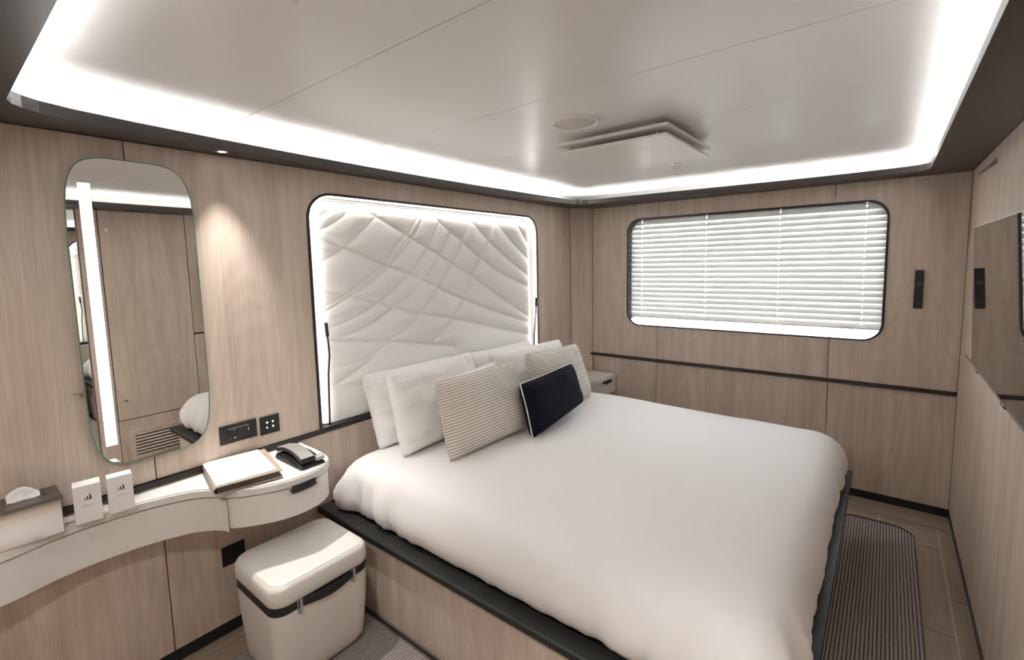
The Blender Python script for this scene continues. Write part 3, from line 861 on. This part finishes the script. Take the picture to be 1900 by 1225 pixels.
# ------------------------------------------------------------------ nightstand in the far corner
ns = thing('nightstand', 'small white wall nightstand with one drawer in the far corner', 'nightstand', (0.18, 3.55, 0.46))
loop = [(0.0125, 3.255)] + [tuple(p) for p in spline([(0.10, 3.262), (0.20, 3.278), (0.285, 3.312), (0.335, 3.342), (0.362, 3.375), (0.370, 3.42), (0.371, 3.55), (0.372, 3.728)], 5)] + [(0.145, 3.728), (0.0125, 3.565)]
obj('worktop', slab(loop, 0.589, 0.622, 0.003), LACQ, ns, autosmooth=40)
dr = obj('drawer', slab(shrink(loop, 0.003), 0.462, 0.586, 0.003), LACQ, ns, autosmooth=40)
handle([(0.371, 3.50, 0.578), (0.371, 3.56, 0.578), (0.371, 3.63, 0.578)], dr)
bm = lathe(B(), [(0.008, -0.004), (0.008, 0.004)], (0.382, 3.492, 0.574), 12, 'y')
lab(obj('handle_end', bm, CHROME, dr), 'chrome end of the pull')

# ------------------------------------------------------------------ stool
st = thing('storage_stool', 'cream leather box stool with a black strap under the desk', 'stool', (0.365, 0.88, 0.010))
SX0, SX1, SY0, SY1 = 0.186, 0.548, 0.682, 1.082
def rr3(i, r, z, x0=SX0, x1=SX1, y0=SY0, y1=SY1): return [(x, y, z) for x, y in rrect(x0 + i, x1 - i, y0 + i, y1 - i, max(r, 0.01), 8)]
bm = B()
rings = [rr3(0.085, 0.05, 0.0105), rr3(0.050, 0.06, 0.012), rr3(0.028, 0.06, 0.022), rr3(0.016, 0.06, 0.045), rr3(0.011, 0.06, 0.09), rr3(0.004, 0.055, 0.2), rr3(0.0, 0.055, 0.30), rr3(0.0, 0.055, 0.332)]
ring_loft(bm, rings, True, True, True)
obj('body', bm, LEATHER, st, autosmooth=60)
obj('strap', (lambda b: (ring_loft(b, [rr3(0.006, 0.052, 0.332), rr3(-0.001, 0.055, 0.333), rr3(-0.001, 0.055, 0.363), rr3(0.006, 0.052, 0.364)], True, True, True), b)[1])(B()), BEDBLK, st, autosmooth=50)
bm = B()
rings = [rr3(0.001, 0.055, 0.364), rr3(-0.003, 0.055, 0.372), rr3(-0.004, 0.055, 0.39), rr3(-0.003, 0.055, 0.425), rr3(0.003, 0.055, 0.438), rr3(0.012, 0.052, 0.444), rr3(0.03, 0.05, 0.449), rr3(0.06, 0.05, 0.453), rr3(0.10, 0.05, 0.456), rr3(0.15, 0.03, 0.4575)]
ring_loft(bm, rings, True, True, True)
lid = obj('lid', bm, LEATHER, st, autosmooth=60)
obj('seam', tube(B(), rr3(0.011, 0.052, 0.4435), 0.0013, 5, True), LEATHER, lid, smooth=True)
# carrying handle that bows between two buckles on the room side (x = SX1)
bm = B()
nn_ = 18
rg = []
for k in range(nn_ + 1):
    s = k/nn_; y = 0.770 + (1.015 - 0.770)*s
    b = math.sin(PI*s)**1.5
    x = SX1 + 0.003 + 0.011*b
    zt, zb = 0.362 - 0.002*b, 0.334 - 0.012*b
    rg.append([(x - 0.002, y, zb), (x + 0.003, y, zb + 0.002), (x + 0.003, y, zt - 0.002), (x - 0.002, y, zt)])
ring_loft(bm, rg, True, True, True)
bmesh.ops.recalc_face_normals(bm, faces=bm.faces[:])
obj('carry_handle', bm, BEDBLK, st, autosmooth=40)
for y in (0.780, 1.002):
    bm = box(B(), SX1 + 0.0025, SX1 + 0.0085, y - 0.007, y + 0.004, 0.308, 0.368, 0.001, 1)
    box(bm, SX1 + 0.0005, SX1 + 0.004, y - 0.014, y - 0.009, 0.315, 0.372)
    obj('buckle', bm, STEEL, st)

# ------------------------------------------------------------------ wall mirror with its light
mi = thing('wall_mirror', 'tall rounded frameless mirror with a lit strip on the oak wall above the desk', 'mirror', (0.0, 0.52, 0.887))
ml = []
for k in range(96):
    a = 2*PI*k/96
    ca, sa = math.cos(a), math.sin(a)
    e = 2/6.0
    px = math.copysign(abs(ca)**(2/4.6), ca); pz = math.copysign(abs(sa)**(2/7.0), sa)
    ml.append((0.5205 + 0.191*px, 1.4455 + 0.559*pz))
def mshrink(d): return [(0.5205 + (y - 0.5205)*(1 - d/0.191), 1.4455 + (z - 1.4455)*(1 - d/0.559)) for y, z in ml]
bm = B()
ring_loft(bm, [[(0.006, y, z) for y, z in mshrink(0.006)], [(0.017, y, z) for y, z in ml], [(0.0225, y, z) for y, z in ml]], True, True, False)
bmesh.ops.recalc_face_normals(bm, faces=bm.faces[:])
lab(obj('glass_edge', bm, GLASSE, mi, autosmooth=40), 'green glass edge')
bm = B()
ring_loft(bm, [[(0.0225, y, z) for y, z in ml], [(0.02255, y, z) for y, z in mshrink(0.0015)]], True, False, True)
bmesh.ops.recalc_face_normals(bm, faces=bm.faces[:])
lab(obj('mirror_glass', bm, MIRROR, mi), 'silvered glass')
bm = B()
ring_loft(bm, [[(0.0227, y, z) for y, z in ml], [(0.0232, y, z) for y, z in mshrink(0.0008)], [(0.0227, y, z) for y, z in mshrink(0.0030)]], True)
bmesh.ops.recalc_face_normals(bm, faces=bm.faces[:])
lab(obj('polished_rim', bm, GLASSE, mi), 'greenish polished rim')
obj('spacer', box(B(), 0.0005, 0.006, 0.42, 0.62, 1.0, 1.9), BLACK, mi)
lab(obj('light_strip', box(B(), 0.0235, 0.0248, 0.371, 0.402, 0.972, 1.909), MIRM, mi), 'lit frosted strip')
bm = lathe(B(), [(0.006, 0.001), (0.006, 0.004), (0.0025, 0.005), (0.0025, 0.012), (0.004, 0.014)], (0.0, 0.322, 1.178), 14, 'x')
box(bm, 0.006, 0.010, 0.300, 0.322, 1.176, 1.180)
lab(obj('fixing_pin', bm, BRASS, mi), 'small brass fixing pin')

# ------------------------------------------------------------------ sockets and switches
mi.location.x = 0.0035
mi.rotation_euler.z = math.radians(0.55)
sp = thing('socket_plate', 'wide black plate with round socket and charging ports beside the mirror', 'socket', (0.0, 0.815, 0.89))
obj('plate', box(B(), 0.0002, 0.008, 0.740, 0.890, 0.848, 0.930, 0.002, 2), BLACKM, sp)
bm = prism(B(), [rrect(0.772, 0.858, 0.866, 0.912, 0.002, 2)], 0.008, 0.0095, 'x')
ins = obj('insert', bm, plain('socket_grey_black', (0.022, 0.022, 0.022), 0.35, var=0.1), sp)
bm = lathe(B(), [(0.0215, 0.0), (0.0215, 0.0012), (0.0185, 0.0012), (0.0175, 0.0002)], (0.0095, 0.795, 0.888), 28, 'x')
obj('round_socket', bm, BLACKM, sp, autosmooth=30)
bm = B()
for (y, z) in ((0.789, 0.886), (0.802, 0.888), (0.8235, 0.8955), (0.8235, 0.879), (0.8335, 0.8875)): lathe(bm, [(0.0024, 0.0), (0.0024, 0.0008)], (0.0096, y, z), 10, 'x')
obj('pin_hole', bm, BLACK, sp)
for (y, z) in ((0.7955, 0.906), (0.7955, 0.870)): lab(obj('earth_clip', box(B(), 0.0105, 0.0116, y - 0.0022, y + 0.0022, z - 0.0022, z + 0.0022), CHROME, sp), 'bright earth clip')
lab(obj('insert_strip', box(B(), 0.0095, 0.0102, 0.771, 0.857, 0.9115, 0.9138), STEEL, sp), 'thin silver-grey line')  # thin silver-grey strip along the top of the insert
bm = box(B(), 0.0095, 0.0108, 0.8445, 0.856, 0.884, 0.903)
up_ = obj('charging_port', bm, BLACK, sp)
lab(obj('port_tongue', box(B(), 0.0108, 0.0116, 0.8515, 0.8545, 0.888, 0.901), WHITE, up_), 'white tongue of the port')

sw = thing('switch_plate', 'square black switch plate with four lit symbols, right of the wide socket', 'switch', (0.0, 0.947, 0.885))
obj('plate', box(B(), 0.0002, 0.008, 0.904, 0.990, 0.842, 0.927, 0.002, 2), BLACKM, sw)
SYM = emit('switch_symbol', (1, 1, 1), 0.9)
def sym(shape, cy, cz):
    bm = B()
    if shape == 'moon':
        a = [(cy + 0.0052*math.cos(t), cz + 0.0052*math.sin(t)) for t in [0.6*PI + 1.3*PI*i/10 for i in range(11)]]
        b = [(cy + 0.0018 + 0.0036*math.cos(t), cz - 0.0002 + 0.0040*math.sin(t)) for t in [0.62*PI + 1.22*PI*i/10 for i in range(11)]]
        prism(bm, [a + b[::-1]], 0.0081, 0.0086, 'x')
    elif shape == 'lamp':
        prism(bm, [[(cy - 0.005, cz - 0.001), (cy + 0.005, cz - 0.001), (cy + 0.003, cz + 0.005), (cy - 0.003, cz + 0.005)]], 0.0081, 0.0086, 'x')
        box(bm, 0.0081, 0.0086, cy - 0.0008, cy + 0.0008, cz - 0.005, cz - 0.0018)
    elif shape == 'bell':
        prism(bm, [[(cy - 0.0045, cz - 0.003), (cy + 0.0045, cz - 0.003), (cy + 0.003, cz + 0.002), (cy, cz + 0.004), (cy - 0.003, cz + 0.002)]], 0.0081, 0.0086, 'x')
        box(bm, 0.0081, 0.0086, cy - 0.004, cy + 0.004, cz - 0.0055, cz - 0.0045)
    else:
        prism(bm, [[(cy + 0.0048*math.cos(2*PI*i/12), cz + 0.0034*math.sin(2*PI*i/12)) for i in range(12)]], 0.0081, 0.0086, 'x')
        box(bm, 0.0081, 0.0086, cy - 0.0012, cy + 0.0012, cz - 0.0065, cz - 0.0045)
    obj('symbol', bm, SYM, sw)
sym('lamp', 0.935, 0.896); sym('bulb', 0.960, 0.898); sym('moon', 0.935, 0.874); sym('bell', 0.960, 0.876)

s2 = thing('socket_plate', 'black round socket low on the wall behind the stool', 'socket', (0.0, 0.755, 0.352))
obj('plate', box(B(), 0.0002, 0.008, 0.709, 0.801, 0.309, 0.396, 0.002, 2), BLACKM, s2)
obj('round_socket', lathe(B(), [(0.024, 0.0), (0.024, 0.0012), (0.020, 0.0012), (0.019, 0.0003)], (0.008, 0.758, 0.352), 28, 'x'), BLACK, s2, autosmooth=30)

# ------------------------------------------------------------------ things on the desk
ZDK = ZD + 0.0005
# tissue box
tb = thing('tissue_box', 'chrome tissue box with dark bronze top on the left of the desk', 'tissue box', (0.09, 0.155, ZDK))
obj('body', box(B(), 0.028, 0.142, 0.078, 0.228, ZDK, 0.868, 0.002, 2), CHROME, tb)
obj('top', box(B(), 0.024, 0.146, 0.074, 0.232, 0.8685, 0.882, 0.0015, 1), BRONZE, tb)
obj('front_edge', box(B(), 0.1462, 0.1475, 0.074, 0.232, 0.869, 0.8815), CHROME, tb)
bm = B()
tis = []
for i in range(15):
    row = []
    for j in range(9):
        u, v = i/14, j/8
        x = 0.078 + 0.030*(v - 0.5)*(1.0 - 0.1*u) + 0.006*noise.noise(Vector((u*3, v*3, 1)))
        y = 0.112 + 0.075*u
        h = 0.034*(1 - abs(2*v - 1)**1.4)*(0.25 + 0.95*math.sin(PI*min(1, u*0.8 + 0.15)))
        row.append((x, y, 0.8825 + max(0.0003, h + 0.004*noise.noise(Vector((u*7, v*5, 4))))))
    tis.append(row)
vv = [[bm.verts.new(p) for p in r] for r in tis]
for i in range(14):
    for j in range(8): bm.faces.new((vv[i][j], vv[i+1][j], vv[i+1][j+1], vv[i][j+1]))
o = obj('tissue', bm, PAPER, tb, smooth=True)
lab(o, 'white tissue pulled up through the slot')
bm = lathe(B(), [(0.008, 0.0), (0.008, 0.0006)], (0.088, 0.196, 0.882), 16, 'z')
obj('slot_end', bm, BLACK, tb)

# two white cartons printed with three sails
def carton(cx, cy, w, d, h, rot, label, group):
    t = thing('info_carton', label, 'box', (cx, cy, ZDK), group)
    t.rotation_euler.z = rot
    PINV[t.name] = Matrix()
    def part(name, bm, m, parent=None):
        o = obj(name, bm, m, t); return o
    part('carton', box(B(), -d, 0, -w/2, w/2, 0, h, 0.0008, 1), CARD)
    # front face at local x = 0, text area in (y, z)
    e0, e1 = 0.0001, 0.0005
    bm = B()
    z0 = h*0.612
    def bez(p0, p1, p2, n=8): return [((1-t)**2*p0[0] + 2*t*(1-t)*p1[0] + t*t*p2[0], (1-t)**2*p0[1] + 2*t*(1-t)*p1[1] + t*t*p2[1]) for t in [i/n for i in range(n + 1)]]
    for yy, q in ((-0.0075, 0.0105), (-0.0028, 0.0155), (0.0030, 0.0212)):
        outer_ = bez((yy, z0 + q), (yy + 0.46*q, z0 + 0.62*q), (yy + 0.30*q, z0))
        inner_ = bez((yy + 0.06*q, z0), (yy + 0.24*q, z0 + 0.55*q), (yy, z0 + q))
        prism(bm, [outer_ + inner_[:-1]], e0, e1, 'x')
    part('sail_emblem', bm, INK)
    bm = B()
    prism(bm, [[(-0.021, h*0.612 - 0.0022), (-0.008, h*0.612 - 0.0016), (0.013, h*0.612 - 0.0004), (0.013, h*0.612 + 0.0003), (-0.008, h*0.612 - 0.0009), (-0.021, h*0.612 - 0.0018)]], e0, e1, 'x')
    part('horizon_line', bm, INKG)
    bm = B()
    rnd = random.Random(3)
    for z, a, b in ((h*0.465, -0.018, 0.018), (h*0.440, -0.016, 0.014)):
        y = a
        while y < b:
            l = rnd.uniform(0.0016, 0.0034)
            box(bm, e0, e1, y, min(y + l, b), z, z + 0.0010); y += l + 0.0009
    part('small_print', bm, INKG)
    return t
GC = 'white printed cartons on the desk'
carton(0.132, 0.291, 0.070, 0.058, 0.130, math.radians(-8), 'white carton with black sail emblem, nearer the tissue box', GC)
carton(0.134, 0.378, 0.068, 0.046, 0.130, math.radians(-6), 'white carton with black sail emblem, nearer the leather folder', GC)

# leather folder with a printed sheet on top
fd = thing('leather_folder', 'taupe leather folder lying on the desk under a white sheet', 'folder', (0.168, 0.755, ZDK + 0.005))
fd.rotation_euler.z = math.radians(-11.5)
PINV[fd.name] = Matrix()
hx, hy, hf = 0.150, 0.118, 0.030
bm = B()
def cprof(r_out, inset):
    pts = []
    zc = hf/2
    pts.append((hy, hf - inset))
    for i in range(9):
        a = 0.5*PI + PI*i/8
        pts.append((-hy + 0.013 + (zc - inset)*math.cos(a)*0.95, zc + (zc - inset)*math.sin(a)))
    pts.append((hy, inset))
    return pts
po, pi_ = cprof(0, 0.0), cprof(0, 0.0035)
loop = po + pi_[::-1]
prism(bm, [loop], -hx, hx, 'x')
obj('cover', bm, TAN, fd, autosmooth=40)
bm = B()
for k, (z0, z1, off) in enumerate(((0.0042, 0.0105, 0.010), (0.0110, 0.0175, 0.006), (0.0180, 0.0245, 0.012))):
    box(bm, -hx + 0.006, hx - 0.004, -hy + 0.012, hy - off, z0, z1, 0.001, 1)
obj('pages', bm, BROWNP, fd)
sh = thing('printed_sheet', 'white printed sheet lying on top of the taupe leather folder', 'paper', (0.165, 0.748, ZDK + hf + 0.0055))
sh.rotation_euler.z = math.radians(-9.5)
PINV[sh.name] = Matrix()
obj('sheet', box(B(), -0.147, 0.140, -0.106, 0.104, 0.0002, 0.0028), PAPER, sh)
bm = B()
rnd = random.Random(5)
for (yc, n, s) in ((0.0, 6, 0.006),):
    for i in range(n):
        y = -0.040 + i*0.014
        box(bm, 0.015, 0.015 + s*rnd.uniform(0.5, 1.4), y, y + 0.0012, 0.0028, 0.0030)
        if i % 2: box(bm, 0.0165, 0.0177, y, y + 0.006, 0.0028, 0.0030)
for i in range(14): box(bm, 0.085 + 0.0001*i, 0.0862 + 0.0001*i, -0.085 + i*0.0048, -0.0825 + i*0.0048, 0.0028, 0.0030)
obj('faint_print', bm, INKL, sh)

# telephone
ph = thing('telephone', 'black desk telephone with silver handset at the desk end', 'telephone', (0.222, 0.970, ZDK))
bm = B()
def phone_ring(x, zt, w0=0.918, w1=1.022): return [(x, w0, ZDK + 0.002), (x, w0 - 0.002, ZDK + 0.008), (x, w0 + 0.004, zt - 0.003), (x, w0 + 0.009, zt), (x, w1 - 0.009, zt), (x, w1 - 0.004, zt - 0.003), (x, w1 + 0.002, ZDK + 0.008), (x, w1, ZDK + 0.002)]
xsn = [0.108, 0.112, 0.15, 0.19, 0.23, 0.27, 0.305, 0.332, 0.336]
zsn = [0.770, 0.782, 0.790, 0.794, 0.793, 0.787, 0.779, 0.768, 0.763]
ring_loft(bm, [phone_ring(x, z) for x, z in zip(xsn, zsn)], True, True, True)
bmesh.ops.recalc_face_normals(bm, faces=bm.faces[:])
obj('base', bm, BLACKM, ph, autosmooth=40)
bm = B()
hb_rings, ht_rings = [], []
for i in range(13):
    u = i/12; x = 0.112 + 0.222*u
    z = 0.797 + 0.026*math.sin(PI*(0.10 + 0.82*u))
    y0, y1 = 0.922 - 0.002*u, 0.980
    hb_rings.append([(x, y0 + 0.002, z - 0.020 + 0.006*math.sin(PI*u)), (x, y0, z - 0.004), (x, y0, z), (x, y1, z), (x, y1, z - 0.004), (x, y1 - 0.002, z - 0.020 + 0.006*math.sin(PI*u))])
    ht_rings.append([(x, y0 + 0.0015, z + 0.0002), (x, y0 + 0.003, z + 0.003), (x, y1 - 0.003, z + 0.003), (x, y1 - 0.0015, z + 0.0002)])
ring_loft(bm, hb_rings, True, True, True); bmesh.ops.recalc_face_normals(bm, faces=bm.faces[:])
hs = obj('handset', bm, BLACKM, ph, autosmooth=40)
bm = B(); ring_loft(bm, ht_rings, True, True, True); bmesh.ops.recalc_face_normals(bm, faces=bm.faces[:])
lab(obj('handset_shell', bm, SILVERP, hs, autosmooth=40), 'curved silver shell')
bm = B()
ring_loft(bm, [[(x, y, 0.789 + 0.010*math.cos((x - 0.325)/0.014*1.2)) for x in (0.311, 0.318, 0.325, 0.332, 0.339)] + [(x, y, 0.778) for x in (0.337, 0.325, 0.313)] for y in (0.984, 1.021)], True, True, True)
bmesh.ops.recalc_face_normals(bm, faces=bm.faces[:])
lab(obj('display', bm, SILVERP, ph, autosmooth=40), 'silver end piece')

# ------------------------------------------------------------------ back wall fitting, television
wl = thing('wall_reader', 'narrow black wall unit right of the window', 'wall unit', (2.390, YB, 1.283))
bm = box(B(), 2.3690, 2.4110, YB - 0.018, YB - 0.0002, 1.284, 1.515, 0.001, 1)
obj('body', bm, BLACKM, wl)
bm = lathe(B(), [(0.014, 0.0), (0.014, -0.001), (0.011, -0.0012)], (2.390, YB - 0.018, 1.432), 22, 'y')
for k in (-0.007, 0.0, 0.007): box(bm, 2.390 + k - 0.0016, 2.390 + k + 0.0016, YB - 0.0200, YB - 0.0180, 1.430, 1.4335)
obj('sensor', bm, plain('dark_grey_sensor', (0.05, 0.05, 0.055), 0.3, var=0.2), wl)
obj('button', lathe(B(), [(0.004, 0.0), (0.004, -0.0012)], (2.389, YB - 0.018, 1.318), 12, 'y'), plain('grey_button', (0.12, 0.12, 0.12), 0.4, var=0.1), wl)

tv = thing('television', 'flat dark glossy television tilted down on the right wall', 'television', (2.53, 2.16, 1.15))
TVY0, TVY1 = 1.60, 2.72
def tvx(z): return 2.5135 + (1.715 - z)*0.0355
bm = B()
def tvbox(bm, y0, y1, z0, z1, d0, d1):
    pts = []
    for z in (z0, z1):
        for y in (y0, y1):
            for d in (d0, d1): pts.append(bm.verts.new((tvx(z) + d, y, z)))
    idx = ((0,1,3,2),(4,6,7,5),(0,4,5,1),(2,3,7,6),(0,2,6,4),(1,5,7,3))
    for q in idx: bm.faces.new([pts[i] for i in q])
    bmesh.ops.recalc_face_normals(bm, faces=bm.faces[:])
    return bm
obj('casing', tvbox(B(), TVY0, TVY1, 1.146, 1.715, 0.001, 0.028), BLACKM, tv)
obj('screen', tvbox(B(), TVY0 + 0.002, TVY1 - 0.002, 1.151, 1.7125, 0.0, 0.001), SCREEN, tv)
bm = tvbox(B(), TVY0, TVY1, 1.7127, 1.7155, -0.0006, 0.0008); tvbox(bm, TVY0, TVY1, 1.1455, 1.1488, -0.0006, 0.0008); tvbox(bm, TVY1 - 0.0016, TVY1 + 0.0004, 1.146, 1.715, -0.0006, 0.0008)
lab(obj('bezel', bm, STEEL, tv), 'thin bright bezel')
bm = box(B(), 2.555, XR - 0.0005, 1.95, 2.35, 1.25, 1.60)
obj('wall_bracket', bm, BLACK, tv)
for y in (2.58, 2.02):
    obj('bumper', box(B(), 2.5335, 2.555, y - 0.035, y + 0.035, 1.132, 1.1455, 0.003, 2), BLACKM, tv)

# ------------------------------------------------------------------ ceiling fittings
dl = thing('downlight', 'small lit downlight in the dark soffit above the desk', 'downlight', (0.078, 0.812, ZT))
lab(obj('ring', lathe(B(), [(0.024, 0.0), (0.024, -0.002), (0.017, -0.003), (0.015, -0.0012), (0.015, 0.0)], (0.078, 0.812, ZT - 0.0003), 32), STEEL, dl, autosmooth=30), 'steel ring')
obj('lens', lathe(B(), [(0.0145, 0.0), (0.0145, -0.0010)], (0.078, 0.812, ZT - 0.0004), 24), LENS, dl)
def spot(loc, energy, aim=(0, 0, -1), size=120, blend=1.0, rad=0.02, parent=None):
    ld = bpy.data.lights.new('spot_lamp', 'SPOT')
    ld.energy = energy; ld.spot_size = math.radians(size); ld.spot_blend = blend; ld.shadow_soft_size = rad
    ld.color = (1.0, 0.97, 0.925)
    o = bpy.data.objects.new('spot_lamp', ld); COL.objects.link(o)
    o.rotation_euler = Vector(aim).to_track_quat('-Z', 'Y').to_euler()
    o.location = loc
    if parent:
        o.parent = parent; o.matrix_parent_inverse = PINV[parent.name]
    return o
spot((0.078, 0.812, ZT - 0.006), SPOT*1.25, aim=(0.17, 0, -1), size=64, parent=dl)
# out of view in the near soffit: first two are added fill, third inferred
for x, lb in ((0.65, 'unseen fill downlight added in the near soffit on the desk side'), (1.45, 'unseen fill downlight added in the middle of the near soffit'), (2.28, 'small lit downlight in the near soffit on the wardrobe side')):
    d2 = thing('downlight', lb, 'downlight', (x, -0.12, ZT))
    lab(obj('ring', lathe(B(), [(0.024, 0.0), (0.024, -0.002), (0.017, -0.003), (0.015, -0.0012), (0.015, 0.0)], (x, -0.12, ZT - 0.0003), 32), STEEL, d2, autosmooth=30), 'steel ring')
    obj('lens', lathe(B(), [(0.0145, 0.0), (0.0145, -0.0010)], (x, -0.12, ZT - 0.0004), 24), LENS, d2)
    if x > 2: spot((x, -0.12, ZT - 0.008), SPOT*4.0, aim=(0.05, 0.18, -1), size=85, rad=0.05, parent=d2)
    else: spot((x, -0.12, ZT - 0.008), SPOT*(0.3 if x < 1 else 0.9), aim=(0, 0.35, -1), size=165, rad=0.09, parent=d2)

sd = thing('smoke_detector', 'white round smoke detector on the ceiling, just at the top edge of the picture', 'smoke detector', (1.262, 0.499, ZC))
obj('base', lathe(B(), [(0.052, 0.0), (0.052, -0.010), (0.048, -0.014)], (1.262, 0.499, ZC - 0.0003), 36), WHITE, sd, autosmooth=30)
bm = lathe(B(), [(0.044, -0.0145), (0.046, -0.020), (0.044, -0.034), (0.026, -0.036), (0.024, -0.050), (0.016, -0.054)], (1.262, 0.499, ZC), 36)
hd = obj('head', bm, WHITE, sd, autosmooth=30)
bm = tube(B(), [(1.262 + 0.0255*math.cos(2*PI*k/32), 0.499 + 0.0255*math.sin(2*PI*k/32), ZC - 0.043) for k in range(32)], 0.003, 8, True)
obj('vent_ring', bm, STEEL, hd)

spk = thing('ceiling_speaker', 'round white speaker flush in the ceiling beside the air diffuser', 'speaker', (1.193, 1.728, ZC))
obj('ring', lathe(B(), [(0.100, 0.0), (0.099, -0.006), (0.094, -0.010), (0.088, -0.009), (0.083, -0.002), (0.082, 0.0)], (1.193, 1.728, ZC - 0.0003), 48), WHITE, spk, autosmooth=30)
obj('grille', lathe(B(), [(0.082, 0.0), (0.082, -0.0035), (0.05, -0.0042)], (1.193, 1.728, ZC - 0.0004), 48), GREYMESH, spk, autosmooth=30)

ad = thing('air_diffuser', 'square white two-plate air diffuser hanging under the ceiling', 'air diffuser', (1.26, 2.17, ZC))
VX0, VX1, VY0, VY1 = 1.003, 1.522, 1.880, 2.446
VENTW = plain('diffuser_white', (0.88, 0.865, 0.835), 0.30, var=0.01)
bm = prism(B(), [[(VX0, VY0), (VX1, VY0), (VX1, VY1), (VX0, VY1)], [(VX0 + 0.10, VY0 + 0.10), (VX1 - 0.10, VY0 + 0.10), (VX1 - 0.10, VY1 - 0.10), (VX0 + 0.10, VY1 - 0.10)]], 2.138, 2.150, 'z')
obj('upper_plate', bm, VENTW, ad)
obj('neck', prism(B(), [[(VX0 + 0.08, VY0 + 0.08), (VX1 - 0.08, VY0 + 0.08), (VX1 - 0.08, VY1 - 0.08), (VX0 + 0.08, VY1 - 0.08)], [(VX0 + 0.10, VY0 + 0.10), (VX1 - 0.10, VY0 + 0.10), (VX1 - 0.10, VY1 - 0.10), (VX0 + 0.10, VY1 - 0.10)]], 2.150, ZC - 0.0003, 'z'), plain('duct_grey', (0.70, 0.68, 0.65), 0.6, var=0.05), ad)
obj('lower_plate', box(B(), VX0 - 0.003, VX1 - 0.003, VY0 + 0.005, VY1 + 0.005, 2.103, 2.113, 0.001, 1), VENTW, ad)
for x in (VX0 + 0.05, VX1 - 0.06):
    for y in (VY0 + 0.045, VY1 - 0.05):
        obj('spacer_post', lathe(B(), [(0.004, 0.0), (0.004, 0.008), (0.009, 0.010), (0.009, 0.012), (0.004, 0.014), (0.004, 0.025)], (x, y, 2.113), 14), STEEL, ad, autosmooth=30)

sk = thing('sprinkler_head', 'small chrome sprinkler head in the ceiling beyond the air diffuser', 'sprinkler', (1.196, 2.868, ZC))
obj('rosette', lathe(B(), [(0.030, 0.0), (0.029, -0.004), (0.014, -0.006)], (1.196, 2.868, ZC - 0.0003), 28), CHROME, sk, autosmooth=30)
bm = lathe(B(), [(0.006, -0.0065), (0.006, -0.014), (0.003, -0.016), (0.003, -0.024), (0.016, -0.026), (0.016, -0.028)], (1.196, 2.868, ZC), 20)
for s in (-1, 1): tube(bm, [(1.196 + s*0.006, 2.868, ZC - 0.012), (1.196 + s*0.012, 2.868, ZC - 0.019), (1.196 + s*0.004, 2.868, ZC - 0.026)], 0.0015, 6)
obj('nozzle', bm, STEEL, sk, autosmooth=30)

# ------------------------------------------------------------------ rugs
def rug(x0, x1, y0, y1, r, label):
    t = thing('rug', label, 'rug', ((x0+x1)/2, (y0+y1)/2, 0.0), 'ribbed rugs beside the bed')
    bm = B()
    pitch = 0.0135
    nrib = int((x1 - x0)/pitch)
    sub = 6
    nyy = max(2, int((y1 - y0)/0.03))
    xs_ = [x0 + (x1 - x0)*i/(nrib*sub) for i in range(nrib*sub + 1)]
    rows = []
    for j in range(nyy + 1):
        row = []
        for i, x in enumerate(xs_):
            # rounded corners
            dx = max(0, r - min(x - x0, x1 - x))
            dlim = r - math.sqrt(max(r*r - dx*dx, 0)) if dx > 0 else 0
            ya, yb = y0 + dlim, y1 - dlim
            y = ya + (yb - ya)*j/nyy
            xx = x + 0.0016*noise.noise(Vector((x*40, y*9, 0)))
            ph_ = (i % sub)/sub
            h = 0.0035 + 0.0060*(1 - abs(2*ph_ - 1)**3) if ph_ else 0.0035
            h += 0.0006*noise.noise(Vector((x*120, y*70, 3)))
            if j in (0, nyy) or i in (0, nrib*sub): h = 0.0015
            row.append(bm.verts.new((xx, y, h)))
        rows.append(row)
    for j in range(nyy):
        for i in range(nrib*sub):
            bm.faces.new((rows[j][i], rows[j][i+1], rows[j+1][i+1], rows[j+1][i]))
    obj('pile', bm, RUG, t, smooth=True)
    # bound edge
    lp = rrect(x0 - 0.001, x1 + 0.001, y0 - 0.001, y1 + 0.001, r + 0.001, 8)
    lab(obj('binding', tube(B(), [(x, y, 0.0035) for x, y in lp], 0.0032, 6, True), plain('rug_binding_%d' % int(x0*100), (0.11, 0.09, 0.08), 0.9, var=0.2), t, smooth=True), 'dark bound edge')
rug(2.05, 2.422, 0.10, 3.452, 0.11, 'grey brown ribbed rug at the foot of the bed by the right wall')
rug(0.185, 2.045, 0.30, 1.165, 0.06, 'grey brown ribbed rug under the cream stool beside the bed')

# tiny marks that cannot be picked apart one by one
for o in bpy.data.objects:
    if o.name.split('.')[0] in ('faint_print', 'pin_hole'): o['kind'] = 'stuff'
